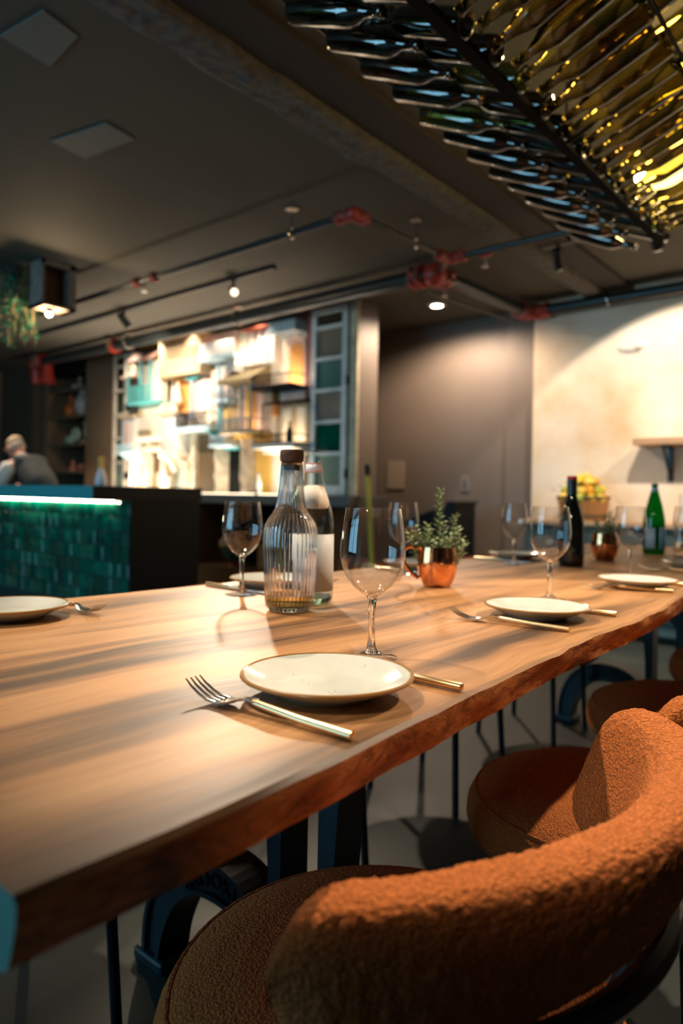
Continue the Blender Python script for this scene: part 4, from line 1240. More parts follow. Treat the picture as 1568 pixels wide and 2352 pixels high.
tag(MB().box(FU - .035, FU - .002, 4.065, 4.135, 1.50, 2.58).build('plum_post', M_PLUM, smooth=False), 'tall plum-coloured post beside the large glazed shutter', 'post')

t = house('twin_door_house', 'miniature house with twin pale doors, black eave and low railing at the lower right')
bx('facade', t, 4.09, 4.44, 1.43, 1.79, .05, M_BEIGEP)
for y in (4.17, 4.345): bx('door_leaf', t, y - .052, y + .052, 1.45, 1.76, .056, M_CREAM)
bx('transom', t, 4.14, 4.40, 1.80, 1.90, .05, M_PINK)
MB().prism([(FU - .25, 1.765), (FU - .25, 1.78), (FU - .02, 1.83), (FU - .02, 1.80)], 1, 4.06, 4.46).build('eave', M_BLACK, t, smooth=False)
bx('balcony_floor', t, 4.06, 4.58, 1.385, 1.425, .26, M_WHITEPAINT)
railing(t, 4.08, 4.57, 1.43, 1.505, .25, M_LEGS, 20, .003)
for y in (4.26, 4.45): MB().box(FU - .254, FU - .246, y - .004, y + .004, 1.425, 1.77).build('post', M_LEGS, t, smooth=False)
fb = empty('miniature_wine_bottle', (FU - .17, 4.195, 1.425), 'small dark wine bottle standing before the twin pale doors', 'bottle')
MB().lathe([(0, 0), (.030, 0), (.031, .09), (.024, .12), (.011, .15), (.010, .19), (0, .19)], 24).build('bottle_body', plain('dark_bottle', (.01, .03, .04), .15), fb)
MB().lathe([(.0118, .145), (.0108, .192), (0, .1925)], 20).build('foil', plain('olive_foil', (.25, .25, .06), .4), fb)
t = house('lower_bay', 'pale plaster bay beneath the twin door house')
bx('bay', t, 4.16, 4.50, .99, 1.37, .03, M_CREAM)
bx('corbel', t, 4.06, 4.54, 1.345, 1.384, .16, M_CREAM)
cbn = 0
for (y, h, m, lb) in [(4.50, .17, M_WHITEPAINT, 'small white bottle with grey cap on the back counter, by the yellow door'), (6.42, .13, M_WHITEPAINT, 'small white bottle on the back counter by the carved doorway')]:
    o = empty('counter_bottle', (4.22, y, .985), lb, 'bottle', 'small bottles on the back counter')
    MB().lathe([(0, 0), (.028, 0), (.030, .006), (.030, h * .55), (.020, h * .72), (.012, h * .8), (.012, h), (0, h)], 20).build('bottle_body', m, o)
    MB().lathe([(0, h), (.014, h), (.014, h + .02), (0, h + .02)], 16).build('bottle_cap', M_STEEL, o)

# tall old shutters glazed with coloured panes, at both ends
def shutter(label, y0, y1, z0, z1, m, panes, gap_top):
    t = empty('glazed_shutter', (0, 0, 0), label, 'shutter')
    x0, x1 = FU - .060, FU - .008
    s = .046 * (y1 - y0) / .43 + .012
    fr = MB()
    fr.box(x0, x1, y0, y0 + s, z0, z1, bev=.004); fr.box(x0, x1, y1 - s, y1, z0, z1, bev=.004)
    fr.box(x0, x1, y0 + s, y1 - s, z1 - s, z1, bev=.004); fr.box(x0, x1, y0 + s, y1 - s, z0, z0 + s * 1.5, bev=.004)
    f = fr.build('frame', m, t, smooth=False)
    n = len(panes)
    zz = [z0 + s * 1.5 + (z1 - s - z0 - s * 1.5) * (k / (n - 1 + gap_top)) for k in range(n)] + [z1 - s]
    for k in range(n):
        if k: MB().box(x0, x1, y0 + s, y1 - s, zz[k] - .014, zz[k] + .014).build('glazing_bar', m, t, smooth=False)
        MB().box(FU - .036, FU - .030, y0 + s, y1 - s, zz[k] + (.014 if k else 0), zz[k + 1] - (.014 if k < n - 1 else 0)).build('pane', panes[k], t, smooth=False)
    for z in (z0 + .18, z0 + .95): MB().box(x0 - .004, x1, y0 - .006, y0 + .008, z - .04, z + .04).build('hinge', M_LEGS, t, smooth=False)
    return t
def paneM(n, c): return plain(n, c, .12, spec=.6)
P_DARK, P_GREY, P_TEAL, P_GREEN, P_SAGE = paneM('dark_pane', (.02, .018, .015)), paneM('grey_pane', (.15, .14, .115)), paneM('teal_grey_pane', (.06, .14, .135)), paneM('deep_green_pane', (.0, .05, .035)), paneM('sage_pane', (.13, .19, .16))
P_CLEAR = plain('rippled_clear_pane', (.16, .15, .13), .1, bump=.5, bscale=40)
shutter('tall glazed shutter in weathered blue frame at the right end of the bar display', 3.66, 4.06, .99, 2.575, M_WINBLUE, [P_SAGE, P_GREEN, P_CLEAR, P_TEAL, P_GREY, P_DARK], .42)
shutter('tall glazed shutter in weathered cream frame at the left end of the bar display', 6.86, 7.12, .99, 2.54, M_WINCREAM, [P_SAGE, P_GREEN, P_GREY, paneM('forest_pane', (.03, .05, .03)), P_DARK, P_DARK], .38)
tag(MB().box(FU - .03, FU - .002, 3.572, 3.652, .99, 2.59).build('cream_pilaster', plain('cream_flaking_paint', (.50, .44, .30), .8, var=.25, vscale=9), smooth=False), 'narrow cream flaking pilaster between the blue shutter and the taupe column', 'pilaster')
tag(MB().box(FU - .03, FU - .002, 7.125, 7.16, .99, 2.56).build('cream_pilaster', M_WINCREAM, smooth=False), 'narrow cream pilaster at the left edge of the bar display', 'pilaster')
yl = empty('yellow_pole', (4.16, 3.20, 0), 'yellow pole with dark tip leaning by the end of the back counter', 'pole')
MB().tube([(.05, -.02, .0), (.30, .27, 1.14)], .016, 10).build('pole', plain('yellow_plastic', (.62, .52, .05), .5), yl)
MB().tube([(.30, .27, 1.14), (.317, .29, 1.22)], .024, 10).build('tip', M_LEGS, yl)
yl.location = (3.85, 2.96, 0)

# ================================================================== shelf niche on the left
sh = empty('shelf_niche', (0, 0, 0), 'tall dark built-in niche with four wooden shelves of ornaments', 'shelving')
MB().box(4.845, 4.859, 7.736, 8.659, .0, 2.58).build('niche_back', plain('niche_brown', (.055, .038, .022), .7), sh, smooth=False)
for z in (1.235, 1.575, 1.925, 2.262):
    MB().box(4.43, 4.844, 7.737, 8.658, z - .03, z, bev=.003).build('shelf_board', plain('shelf_wood', (.13, .09, .05), .6), sh, smooth=False)
MB().box(4.43, 4.844, 7.737, 8.658, .0, .9).build('niche_base', M_BLACK, sh, smooth=False)
MB().box(4.424, 4.46, 7.737, 8.658, 2.43, 2.58).build('niche_header', M_BLACK, sh, smooth=False)
def pot(name, label, cat, y, z, prof, m, x=4.56, extra=None):
    o = empty(name, (x, y, z), label, cat, 'ornaments on the niche shelves')
    MB().lathe(prof, 28).build('pot_body', m, o)
    if extra: extra(o)
    return o
pot('silver_bottle', 'small pale decanter with ball stopper on the top niche shelf', 'ornament', 8.13, 2.262, [(0, 0), (.045, 0), (.05, .02), (.047, .05), (.03, .07), (.014, .08), (.014, .10), (.028, .12), (.028, .14), (.015, .16), (0, .165)], plain('pale_metal', (.55, .48, .42), .35))
pot('silver_cup', 'small pale cup beside the decanter on the top niche shelf', 'ornament', 8.24, 2.262, [(0, 0), (.035, 0), (.04, .03), (.038, .065), (.03, .065), (.03, .01), (0, .01)], plain('pale_metal_cup', (.50, .46, .42), .35))
pot('orange_gourd', 'orange gourd bottle on the second niche shelf', 'vase', 8.33, 1.925, [(0, 0), (.05, 0), (.085, .05), (.088, .09), (.07, .13), (.035, .165), (.02, .20), (.022, .25), (.018, .28), (0, .285)], plain('orange_glaze', (.55, .13, .015), .25))
pot('silver_jug', 'large grey ceramic jug on the second niche shelf', 'jug', 8.03, 1.925, [(0, 0), (.075, 0), (.10, .05), (.115, .12), (.115, .17), (.095, .22), (.06, .25), (.05, .28), (.06, .305), (.05, .305), (.04, .28), (.05, .25), (0, .25)], plain('grey_ceramic', (.34, .31, .26), .35, var=.3, vscale=12),
    extra=lambda o: MB().tube(smooth_path([(0, .05, .29), (0, .12, .28), (0, .13, .2), (0, .10, .14)]), .012, 8).build('handle', M_STEEL, o))
pot('candlestick', 'tall brass candlestick on the third niche shelf', 'candlestick', 7.97, 1.575, [(0, 0), (.085, 0), (.08, .03), (.05, .06), (.03, .08), (.03, .26), (.04, .28), (0, .29)], plain('aged_brass', (.30, .22, .12), .4, metal=.4))
o = empty('green_shell_vase', (4.56, 8.28, 1.575), 'pale green ring-handled ceramic vessel on the third niche shelf', 'vase', 'ornaments on the niche shelves')
MB().ball((0, .05, .058), .06, (.9, 2.0, .97), 3).build('vessel_body', plain('celadon', (.36, .46, .33), .35), o)
MB().tube([(0, -.075 + .062 * math.cos(a), .125 + .062 * math.sin(a)) for a in [2 * PI * k / 24 for k in range(25)]], .028, 12, cap=False).build('ring_handle', plain('celadon_handle', (.36, .46, .33), .35), o)
pot('red_flask', 'reddish flask with pale stopper on the lowest niche shelf', 'vase', 8.26, 1.235, [(0, 0), (.055, 0), (.055, .015), (.04, .05), (.025, .08), (.022, .12), (.018, .14), (0, .145)], plain('terracotta', (.42, .14, .08), .5))
pot('red_bowl', 'small reddish bowl on the lowest niche shelf', 'bowl', 8.02, 1.235, [(0, 0), (.03, 0), (.06, .03), (.068, .06), (.055, .085), (.03, .09), (.03, .05), (0, .02)], plain('terracotta_bowl', (.45, .17, .11), .5))

# ================================================================== wooden box lantern and trailing plant over the bar
bl = empty('box_lantern', (0, 0, 0), 'open wooden box frame hung from the ceiling with a bright bulb beneath it', 'lantern')
M_BOXW = plain('weathered_box_wood', (.20, .15, .12), .7, var=.3, vscale=14)
bx0, bx1, by0, by1, bz0, bz1 = 2.345, 2.60, 4.705, 4.90, 2.275, 2.598
MB().box(bx0, bx0 + .02, by0, by1, bz0, bz1).build('side_board', M_BOXW, bl, smooth=False)
MB().box(bx1 - .05, bx1, by0, by1, bz0, bz1).build('side_board', M_BOXW, bl, smooth=False)
MB().box(bx0, bx1, by1 - .02, by1, bz0, bz1).build('back_board', plain('box_inner_wood', (.22, .16, .10), .7), bl, smooth=False)
MB().box(bx0, bx1, by0, by1, bz0, bz0 + .02).build('bottom_board', M_BOXW, bl, smooth=False)
MB().box(bx0, bx1, by0, by0 + .02, bz1 - .035, bz1).build('top_rail', M_BOXW, bl, smooth=False)
MB().lathe([(.018, .03), (.026, .0), (.024, -.004), (0, -.004)], 20, o=(2.43, 4.765, 2.246)).build('bulb_holder', M_LEGS, bl)
MB().ball((2.43, 4.765, 2.238), .020, sub=3).build('bulb', emit('bulb_glow', (1, .78, .5), 60), bl)
light('lantern_bulb', 'POINT', (2.43, 4.765, 2.195), 13, WARM, shadow_soft_size=.02)
iv = empty('trailing_ivy', (2.34, 5.06, 2.59), 'trailing green plant hanging from the ceiling beside the box lantern', 'plant')
rnd = random.Random(5)
sm = MB(); lv = MB()
for k in range(50):
    y0 = rnd.uniform(-.16, .30); x0 = rnd.uniform(-.10, .14)
    ln = rnd.uniform(.25, .62) * (1 if y0 < .02 else .85)
    pts = []
    for j in range(9):
        t = j / 8
        pts.append(Vector((x0 + .03 * math.sin(k + 3 * t), y0 + .035 * math.sin(k * 2 + 4 * t), -.02 - ln * t)))
    sm.tube(pts, .0022, 5)
    for j in range(int(ln / .020)):
        t = j / max(1, int(ln / .020)) * 8; a = int(min(7, t)); p = pts[a].lerp(pts[a + 1], t - a)
        an = rnd.uniform(0, 6.28); d = Vector((math.cos(an), math.sin(an), rnd.uniform(-.9, .1))).normalized()
        s = rnd.uniform(.028, .050)
        sd = d.cross(Vector((rnd.uniform(-.4, .4), rnd.uniform(-.4, .4), 1))).normalized() * s * .48
        q = p + d * .012
        vs = [lv.b.verts.new(x) for x in (q, q + d * s * .35 + sd, q + d * s, q + d * s * .35 - sd)]
        lv.b.faces.new(vs)
sm.build('stems', M_STALK, iv, kind='stuff')
lv.build('leaves', plain('ivy_leaf_green', (.008, .13, .075), .45, var=.5, vscale=20), iv, smooth=False, kind='stuff')
MB().lathe([(0, 0), (.06, 0), (.075, -.02), (.07, -.10), (0, -.11)], 24, o=(0, .03, .009)).build('hanging_pot', M_LEGS, iv)

# ================================================================== sprinkler pipes under the ceiling
pp = empty('sprinkler_pipes', (0, 0, 0), 'dark sprinkler pipe run with red couplings hung under the ceiling', 'pipes')
ZP, ZB = 2.455, 2.50
def pipe(a, b, r):
    return MB().tube([a, b], r, 16).build('pipe', M_PIPE, pp)
pipe((2.80, 5.9, ZP), (2.80, 2.36, ZP), .019)
pipe((2.80, 2.30, ZP), (3.66, 2.27, ZP), .017)
pipe((3.69, 2.24, ZP), (3.72, .3, ZP), .019)
pipe((4.0, 8.15, ZB), (4.0, 2.62, ZB), .055)
pipe((4.04, 2.56, ZB), (5.26, 2.50, ZB), .048)
pipe((4.10, 2.70, ZB - .075), (5.24, 2.57, ZB - .075), .010)
pipe((5.30, 2.46, ZB), (5.30, -2.5, ZB), .044)
pipe((3.70, 2.29, ZP), (3.97, 2.50, ZB), .02)
def coupling(c, r, ln, axis):
    d = {'x': Vector((1, 0, 0)), 'y': Vector((0, 1, 0))}[axis]
    b = MB()
    c = Vector(c)
    b.tube([c - d * ln, c - d * ln * .9, c - d * ln * .35, c - d * ln * .3, c + d * ln * .3, c + d * ln * .35, c + d * ln * .9, c + d * ln], [r * .9, r * 1.12, r * 1.12, r * .95, r * .95, r * 1.12, r * 1.12, r * .9], 20)
    s = Vector((-d.y, d.x, 0))
    for q in (1, -1):
        b.tube([c + s * q * r * 1.1 - d * ln * .4, c + s * q * r * 1.1 + d * ln * .4], r * .28, 8)
    o = b.build('coupling', M_RED, pp)
    for q in (1, -1):
        for e in (-.6, .6):
            MB().tube([c + s * q * r * 1.15 + d * ln * e + Vector((0, 0, -r * .7)), c + s * q * r * 1.15 + d * ln * e + Vector((0, 0, r * .7))], r * .16, 6).build('bolt', M_STEEL, o)
    return o
coupling((2.80, 2.36, ZP), .032, .06, 'y'); coupling((2.86, 2.30, ZP), .032, .05, 'x')
MB().ball((2.80, 2.30, ZP), .034, sub=3).build('elbow', M_RED, pp)
coupling((3.62, 2.27, ZP), .032, .05, 'x'); coupling((3.69, 2.20, ZP), .032, .05, 'y'); coupling((3.73, 2.04, ZP), .028, .03, 'y')
MB().ball((3.69, 2.27, ZP), .034, sub=3).build('elbow', M_RED, pp)
coupling((4.0, 2.70, ZB), .072, .05, 'y'); coupling((4.10, 2.57, ZB), .068, .05, 'x')
MB().ball((4.02, 2.58, ZB), .088, (1, 1, .9), 3).build('elbow', M_RED, pp)
coupling((5.20, 2.51, ZB), .060, .05, 'x'); coupling((5.30, 2.38, ZB), .056, .06, 'y')
MB().ball((5.29, 2.49, ZB), .066, sub=3).build('elbow', M_RED, pp)
coupling((4.0, 8.0, ZB), .085, .07, 'y'); MB().ball((4.0, 8.12, ZB - .02), .095, sub=3).build('elbow', M_RED, pp)
MB().tube([(4.0, 8.12, ZB), (4.0, 8.12, ZB - .24)], [.075, .06], 16).build('drop_coupling', M_RED, pp)
MB().tube([(4.0, 7.86, ZB - .05), (4.0, 7.86, ZB - .16), (4.0, 7.86, ZB - .26)], [.055, .07, .09], 16).build('drop_coupling', M_RED, pp)
coupling((2.80, 4.25, ZP), .030, .03, 'y'); coupling((2.80, 4.05, ZP), .030, .025, 'y')
coupling((4.0, 6.45, ZB), .066, .03, 'y')
def hanger(x, y, z, r):
    b = MB()
    b.tube([(x, y, CH), (x, y, z + r + .01)], .005, 6)
    b.tube([(x + (r + .006) * math.cos(a), y, z + (r + .006) * math.sin(a)) for a in [2 * PI * k / 20 for k in range(21)]], .006, 6, cap=False)
    b.box(x - .03, x + .03, y - .03, y + .03, CH - .012, CH - .001)
    return b.build('hanger', M_STEEL, pp)
for y in (2.75, 5.2): hanger(2.80, y, ZP, .02)
hanger(3.35, 2.285, ZP, .018)
for y in (4.55, 6.2): hanger(4.0, y, ZB, .056)
hanger(5.30, 1.85, ZB, .046); hanger(5.30, .3, ZB, .046)
for (x, y) in ((2.80, 4.16), (3.73, 2.04), (4.12, 2.56)):
    sp_ = MB()
    sp_.tube([(x, y, ZP - .01), (x, y, ZP - .06)], [.012, .009], 10)
    sp_.lathe([(0, 0), (.022, .002), (.022, .006), (0, .008)], 16, o=(x, y, ZP - .085))
    for q in (-1, 1): sp_.tube([(x + q * .012, y, ZP - .055), (x + q * .013, y, ZP - .07), (x, y, ZP - .08)], .003, 6)
    sp_.build('sprinkler_head', M_STEEL, pp)

# ================================================================== track lights
M_LENS = emit('lens_glow', (1, .78, .55), 2.5)
def track(label, x, y0, y1, heads):
    t = empty('track_light', (x, 0, CH), label, 'track light')
    MB().box(-.017, .017, y0, y1, -.03, -.001).build('rail', M_LEGS, t, smooth=False)
    for (y, aim) in heads:
        h = MB()
        h.tube([(0, y, -.03), (0, y, -.085)], .012, 8)
        p = Vector((0, y, -.105)); d = (Vector(aim) - Vector((x, y, CH - .105))).normalized()
        h.tube([p - d * .06, p - d * .055, p + d * .07, p + d * .075], [.026, .030, .034, .030], 18)
        o = h.build('spot_head', M_LEGS, t)
        q = p + d * .0755
        MB().tube([q, q + d * .002], .027, 16).build('lens', M_LENS, o)
    return t
AIM1 = (1.15, .70, .77)
track('long black track light rail hung in front of the bar display', 3.43, 3.53, 6.95, [(3.96, AIM1), (5.4, (4.4, 5.6, 1.75))])
track('short black track light rail on the ceiling right of the bottle chandelier', 4.18, -.9, 1.90, [(1.78, (5.4, 2.0, 1.5)), (1.20, (5.4, 1.25, 1.15)), (.45, (5.4, .2, 1.3))])

def spot(loc, aim, e, size, blend=.25, col=WARM, soft=.03, name='spot_beam'):
    d = Vector(aim) - Vector(loc); d.normalize()
    return light(name, 'SPOT', Vector(loc) + d * .10, e, col, aim=aim, spot_size=R(size), spot_blend=blend, shadow_soft_size=soft)
zt = CH - .105
KX, KY = .72, 1.50
KEY = (1, .80, .59)
spot((3.43, 3.96, zt), (1.45, .75, .77), 250, 31, .5, KEY, .05)
spot((3.43, 5.4, zt), (4.4, 5.9, 1.6), 130, 110, 1, (1, .84, .67))
spot((KX, KY, zt), (1.12, .62, .7), 125, 58, .4, KEY, .04)
spot((-1.3, .25, zt), (1.6, .85, .8), 85, 40, .15, KEY, .04)
spot((4.18, 1.20, zt), (5.4, 1.25, 1.15), 98, 96, .12, (1, .84, .67))
spot((4.18, .45, zt), (5.4, .2, 1.3), 80, 125, .5, (1, .84, .67))
spot((2.15, -.12, zt), (1.30, .32, .72), 175, 42, .08, KEY)
for y, e in ((4.60, 20), (5.0, 12), (5.5, 13), (6.1, 20), (6.6, 18)):  # pucks added out of sight behind the pipe to wash the house fronts
    b = empty('puck_light', (4.17, y, CH), 'small ceiling puck light behind the big pipe, above the %s' % {4.60: 'red-eaved arcade', 5.0: 'pale blue balcony house', 5.5: 'beige slatted gallery', 6.1: 'brown-roofed balcony house', 6.6: 'cream window box'}[y], 'puck light', 'puck lights above the bar display')
    MB().lathe([(0, -.012), (.025, -.012), (.028, -.001), (0, -.001)], 20).build('housing', M_WHITEPAINT, b)
    spot((4.17, y, CH + .075), (4.36, y, 1.4), e, 120, .8, (1, .83, .66), .02)

d2 = empty('downlight', (3.0, 7.6, CH), 'round recessed downlight above the bartender, beyond the left edge of the picture', 'downlight')
MB().lathe([(.045, -.002), (.075, -.001), (.078, -.006), (.046, -.012)], 32, close=True).build('trim_ring', M_WHITEPAINT, d2)
MB().lathe([(0, -.010), (.045, -.010), (.045, -.004), (0, -.004)], 32).build('lens', emit('downlight_glow_left', (1, .86, .72), 20), d2)
spot((3.0, 7.6, CH + .06), (3.2, 7.3, 0), 110, 95, .5, (1, .80, .62), .045)
# recessed downlight near the taupe wall
dl = empty('downlight', (4.963, 3.159, CH), 'bright round recessed downlight in front of the taupe wall', 'downlight')
MB().lathe([(.045, -.002), (.075, -.001), (.078, -.006), (.046, -.012)], 32, close=True).build('trim_ring', M_WHITEPAINT, dl)
MB().lathe([(0, -.010), (.045, -.010), (.045, -.004), (0, -.004)], 32).build('lens', emit('downlight_glow', (1, .86, .72), 45), dl)
spot((4.963, 3.159, CH + .06), (4.99, 3.159, 0), 110, 165, .5, (1, .74, .54), .045)

track('short black track light rail above the left of the table, out of the picture', .72, 1.2, 2.8, [(1.50, (.95, .62, .7))])
track('short black track light rail on the ceiling beyond the right edge of the picture', 2.15, -1.2, .2, [(-.12, (1.3, .32, .72))])
track('short black track light rail on the ceiling behind the camera', -1.3, -.6, 1.0, [(.25, (1.6, .85, .8))])
# ================================================================== chandelier of wine bottles
ch = empty('bottle_chandelier', (0, 0, 0), 'hanging chandelier built of rows of empty wine bottles around a black frame, lit inside', 'chandelier')
BV = [(.05, .10, .05), (.12, .15, .04), (.06, .08, .05), (.20, .13, .02), (.14, .20, .04), (.08, .05, .02), (.40, .48, .18), (.22, .12, .02)]
RV = [(.30, .20, .012), (.20, .12, .006), (.24, .19, .015), (.09, .05, .004), (.40, .28, .03), (.18, .16, .012), (.05, .018, .004)]
M_BOT_L = thin_glass('dark_bottle_glass', (.1, .1, .05), 1.62, .06, vary=BV, gain=3.0)
M_BOT_R = solid_glass('amber_bottle_glass', (.7, .6, .1), 1.5, .04)
_n = M_BOT_R.node_tree.nodes; _oi = _n.new('ShaderNodeObjectInfo')
_r = ramp(_n, M_BOT_R.node_tree.links, _oi.outputs['Random'], [(i / (len(RV) - 1), tuple(c ** .5 for c in k)) for i, k in enumerate(RV)])
M_BOT_R.node_tree.links.new(_r.outputs[0], _n['Principled BSDF'].inputs['Base Color'])
def bottle_mesh():
    prof = [(0, .018), (.018, .010), (.028, .0), (.0345, .002), (.0365, .010), (.0365, .185), (.0350, .200), (.0280, .222), (.0185, .240), (.0145, .255), (.0138, .295), (.0155, .297), (.0155, .306), (.0130, .309), (0, .309)]
    return MB().lathe(prof, 28).mesh('bottle', ang=50)
bmA, bmB = bottle_mesh(), bottle_mesh()
VB, ZV = .875, 2.085
def put_bottle(mesh, m, base, axis):
    o = link('bottle', mesh, m, ch)
    o.location = base
    o.rotation_mode = 'QUATERNION'
    o.rotation_quaternion = Vector(axis).to_track_quat('Z', 'Y')
TL, TR = R(24.5), R(21)
dL = Vector((0, -math.cos(TL), -math.sin(TL))); nL = Vector((0, math.sin(TL), -math.cos(TL)))
dR = Vector((0, math.cos(TR), -math.sin(TR))); nR = Vector((0, -math.sin(TR), -math.cos(TR)))
rnd = random.Random(11)
pitch = .152
for i in range(14):
    u = 1.11 + pitch * i
    O = Vector((u, 1.345, 2.30))
    j = lambda a: Vector((rnd.uniform(-a, a), rnd.uniform(-a, a), rnd.uniform(-a, a)))
    put_bottle(bmA, M_BOT_L, O + nL * -.045 + j(.006), dL + j(.025))                         # outer, behind
    put_bottle(bmA, M_BOT_L, O + dL * .13 + nL * .035 + j(.006), dL + j(.025))               # front
    put_bottle(bmA, M_BOT_L, O + dL * .535 + nL * -.035 + Vector((.02, 0, 0)) + j(.004), -dL + j(.02))   # inner, base towards the spine
for i in range(25):
    u = 1.05 + .0835 * i
    O = Vector((u, VB, ZV))
    j = lambda a: Vector((rnd.uniform(-a, a), rnd.uniform(-a, a), rnd.uniform(-a, a)))
    if i == 19:        # one bottle has a lit tube inside
        p = O - dR * .34; tb = MB().tube([p, p + dR * .19, p + dR * .23], [.026, .026, .010], 16).build('lit_tube', emit('tube_glow', (1, .74, .32), 7), ch)
    put_bottle(bmB, M_BOT_R, O - dR * (.345 + (.012 if i % 2 else 0)) + nR * (.0) + j(.004), dR + j(.02))
    if i % 2 == 0:
        put_bottle(bmB, M_BOT_R, O - dR * .52 + nR * -.075 + j(.006), dR + j(.03))
MB().box(.9, 3.12, VB - .015, VB + .015, ZV - .010, ZV + .010).build('spine_bar', plain('matt_black', (.008, .008, .008), .9, spec=.1), ch, smooth=False)
for (v_, z_) in ((VB + .26, ZV + .125), (VB + .46, ZV + .225), (VB - .335, ZV + .145), (VB - .48, ZV + .20)):
    MB().tube([(.9, v_, z_), (3.14, v_, z_)], .006, 8).build('frame_rod', M_LEGS, ch)
for u in (1.15, 2.1, 3.08):
    fr = MB()
    fr.tube([(u, VB + .50, ZV + .24), (u, VB, ZV + .01), (u, VB - .50, ZV + .21)], .007, 8)
    fr.build('rib', M_LEGS, ch)
    MB().tube([(u, VB, ZV), (u, VB, CH - .001)], .004, 6).build('suspension_rod', M_LEGS, ch)
MB().box(1.1, 3.1, VB - .03, VB + .03, CH - .03, CH - .001).build('ceiling_plate', M_LEGS, ch, smooth=False)
M_BULB = emit('filament_glow', (1, .70, .26), 75)
for (u, v_, z_) in ((2.50, .665, 2.36), (2.40, .60, 2.37), (2.86, .735, 2.34), (2.93, .90, 2.30)):
    b = MB().ball((u, v_, z_), .026, (1, 1, 1.35), 3).build('bulb', M_BULB, ch)
    MB().tube([(u, v_, z_ + .03), (u, v_, CH - .03)], .006, 8).build('lamp_cord', M_LEGS, b)
    light('chandelier_bulb', 'POINT', (u, v_, z_ + .0), 1.6, (1, .62, .22), shadow_soft_size=.03)

# ================================================================== right-hand wall: light, shelf, console with fruit
em = empty('emergency_light', (5.40, 1.70, 2.135), 'small white oval emergency light on the ochre wall', 'wall light')
MB().ball((-.02, 0, 0), .1, (.45, 1.05, .34), 3).build('housing', M_WHITEPAINT, em)
MB().box(-.012, 0, -.11, .11, -.045, .045, bev=.005).build('backplate', M_WHITEPAINT, em, smooth=False)
MB().lathe([(0, 0), (.026, .002), (.030, .018), (.012, .03), (0, .03)], 20, M=Matrix.Translation((-.06, -.06, .01)) @ Matrix.Rotation(R(-90), 4, 'Y')).build('lamp_head', M_WHITEPAINT, em)
ws = empty('wall_shelf', (0, 0, 0), 'thick pale wooden shelf on black iron brackets on the ochre wall', 'shelf')
MB().box(5.16, 5.399, .30, 1.62, 1.385, 1.435, bev=.004).build('shelf_board', plain('pale_pine', (.40, .24, .13), .5, var=.15, vscale=6, stretch=(8, 1, 8)), ws, smooth=False)
for y in (1.42, .60):
    b = MB()
    b.box(5.382, 5.399, y - .018, y + .018, 1.13, 1.384); b.box(5.18, 5.399, y - .018, y + .018, 1.372, 1.3845)
    b.tube([(5.20, y, 1.372), (5.385, y, 1.15)], .010, 8)
    b.build('bracket', M_LEGS, ws, smooth=False)
cs = empty('console_table', (0, 0, 0), 'wooden topped console against the ochre wall holding the fruit basket', 'console')
MB().box(5.02, 5.395, .9, 2.42, .80, .832, bev=.003).build('console_top', plain('console_wood', (.50, .32, .17), .45, var=.15, vscale=5, stretch=(1, .3, 1)), cs, smooth=False)
MB().box(5.06, 5.39, .95, 2.38, .12, .799).build('cabinet', plain('dark_teal_cabinet', (.04, .065, .065), .5), cs, smooth=False)
for k in range(3): MB().box(5.045, 5.06, .97 + k * .475, 1.42 + k * .475, .16, .77, bev=.003).build('door', plain('cabinet_door_teal', (.05, .08, .08), .5), cs, smooth=False)
for (x, y) in ((5.08, .98), (5.08, 2.34), (5.36, .98), (5.36, 2.34)): MB().box(x - .02, x + .02, y - .02, y + .02, 0, .12).build('leg', M_LEGS, cs, smooth=False)
bs = empty('fruit_basket', (5.21, 1.985, .832), 'round wooden slatted basket heaped with citrus on the console', 'basket')
MB().lathe([(0, 0), (.165, 0), (.165, .012), (0, .012)], 40).build('basket_floor', M_ORANGE, bs)
for k in range(28):
    a = 2 * PI * k / 28
    M = Matrix.Rotation(a, 4, 'Z') @ Matrix.Translation((.172, 0, .09)) @ Matrix.Rotation(R(6), 4, 'Y')
    MB().box(-.004, .004, -.0185, .0185, -.088, .088, bev=.002, M=M).build('slat', plain('basket_slat', (.36, .16, .05), .55) if k == 0 else bpy.data.materials['basket_slat'], bs, smooth=False)
for z, r in ((.03, .174), (.165, .189)):
    MB().lathe([(r, z), (r + .005, z), (r + .005, z + .018), (r, z + .018)], 48, close=True).build('hoop', M_DOORBROWN, bs)
CIT = [('lemon', (.80, .52, .04)), ('lime', (.46, .52, .06)), ('orange', (.85, .34, .02)), ('lemon', (.84, .60, .10))]
cmat = [plain('%s_peel_%d' % (n, i), c, .4) for i, (n, c) in enumerate(CIT)]
def fruit_mesh(i):
    b = MB(); b.ball((0, 0, 0), .037, (1, 1, 1), 3)
    nm_ = CIT[i][0]
    for v in b.b.verts:
        if nm_ in ('lemon', 'lime'):
            k = abs(v.co.z) / .037
            v.co.z *= 1.12 + .16 * k ** 6; v.co.x *= 1 - .25 * k ** 4; v.co.y *= 1 - .25 * k ** 4
    return b.mesh(nm_)
fm = [fruit_mesh(i) for i in range(4)]
rnd = random.Random(21)
pos = []
for layer, (n, rr, z) in enumerate([(13, .155, .165), (6, .068, .175), (11, .122, .226), (5, .050, .242), (6, .078, .290), (2, .030, .318)]):
    for k in range(n):
        a = 2 * PI * k / n + layer * .5
        pos.append((rr * math.cos(a), rr * math.sin(a), z + rnd.uniform(-.006, .006), layer, k))
where = ['in the bottom ring of the basket heap', 'in the core of the basket heap', 'in the upper ring of the basket heap', 'inside the upper ring of the basket heap', 'near the top of the basket heap', 'crowning the basket heap']
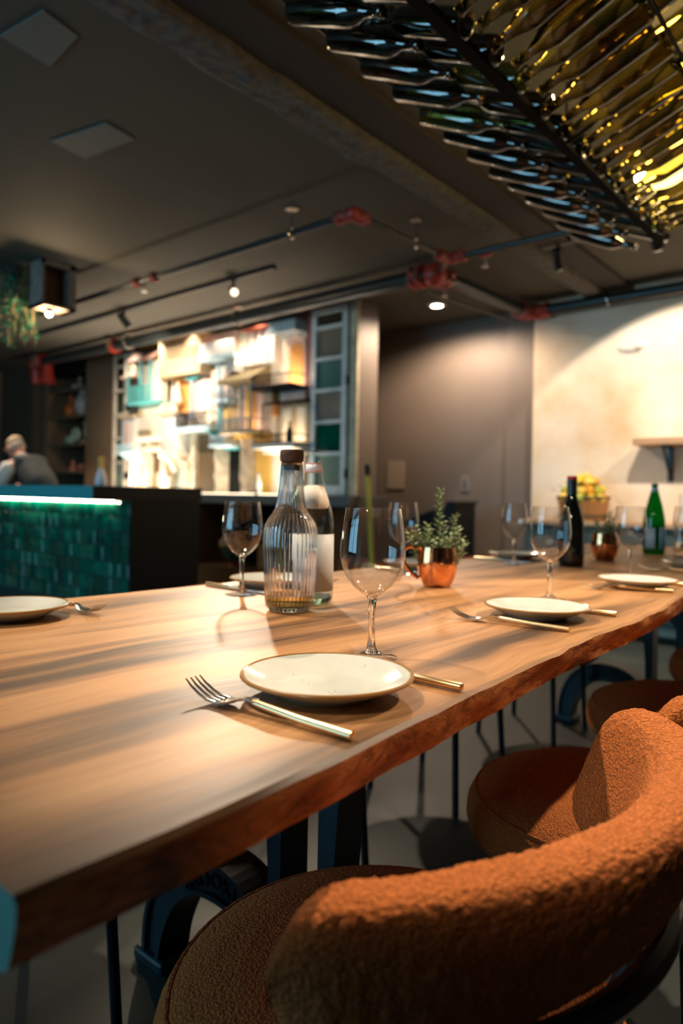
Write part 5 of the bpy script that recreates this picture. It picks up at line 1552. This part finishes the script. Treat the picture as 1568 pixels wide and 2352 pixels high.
for n, (x, y, z, l_, k) in enumerate(pos):
    i = (n * 7 + l_) % 4
    o = link(CIT[i][0], fm[i], cmat[i], None, '%s %s %s' % (('yellow', 'green', 'round', 'pale yellow')[i], CIT[i][0], where[l_] + (', ' + ('back', 'back left', 'left', 'front left', 'front', 'front right', 'right', 'back right')[int(((math.atan2(y, x) - R(40 - 22.5)) % (2 * PI)) / (PI / 4)) % 8] + ' side' if l_ != 5 else '')), 'fruit', 'citrus fruit in the basket')
    o.location = (5.21 + x, 1.985 + y, .832 + z)
    o.rotation_euler = (rnd.uniform(0, 3), rnd.uniform(0, 3), rnd.uniform(0, 3))
lf = MB()
for k in range(30):
    a = rnd.uniform(0, 6.28); r = rnd.uniform(.03, .19)
    p = Vector((r * math.cos(a), r * math.sin(a), .325 - r * .55)); d = Vector((math.cos(a + .5), math.sin(a + .5), .35)) * .06; s_ = Vector((-d.y, d.x, 0)) * .35
    vs = [lf.b.verts.new(q) for q in (p, p + d * .5 + s_, p + d, p + d * .5 - s_)]; lf.b.faces.new(vs)
lf.build('leaf_garnish', M_LEAF, bs, smooth=False, kind='stuff')

# small things on the taupe wall
sw = empty('wall_switch', (5.54, 3.19, 1.115), 'grey switch plate on the taupe wall', 'switch')
MB().box(-.010, 0, -.045, .045, -.070, .070, bev=.003).build('plate', plain('grey_plate', (.20, .17, .15), .4), sw, smooth=False)
MB().box(-.016, -.010, -.016, .016, -.035, .035, bev=.002).build('rocker', plain('dark_rocker', (.10, .09, .08), .4), sw, smooth=False)
tag(MB().box(5.528, 5.539, 3.86, 4.06, 1.06, 1.33, bev=.003).build('access_hatch', plain('hatch_paint', (.25, .20, .14), .6), smooth=False), 'small pale access hatch low on the taupe wall', 'hatch')
hs = empty('host_stand', (4.9, 3.0, 0), 'dark slope-topped stand in shadow against the taupe wall', 'stand')
MB().prism([(.32, .0), (-.18, 0), (-.18, .94), (-.12, .94), (.32, .78)], 0, -.16, .16).build('stand_body', M_BLACK, hs, smooth=False)
MB().box(-.175, .175, -.20, -.10, .94, .96, bev=.003).build('stand_ledge', M_LEGS, hs, smooth=False)
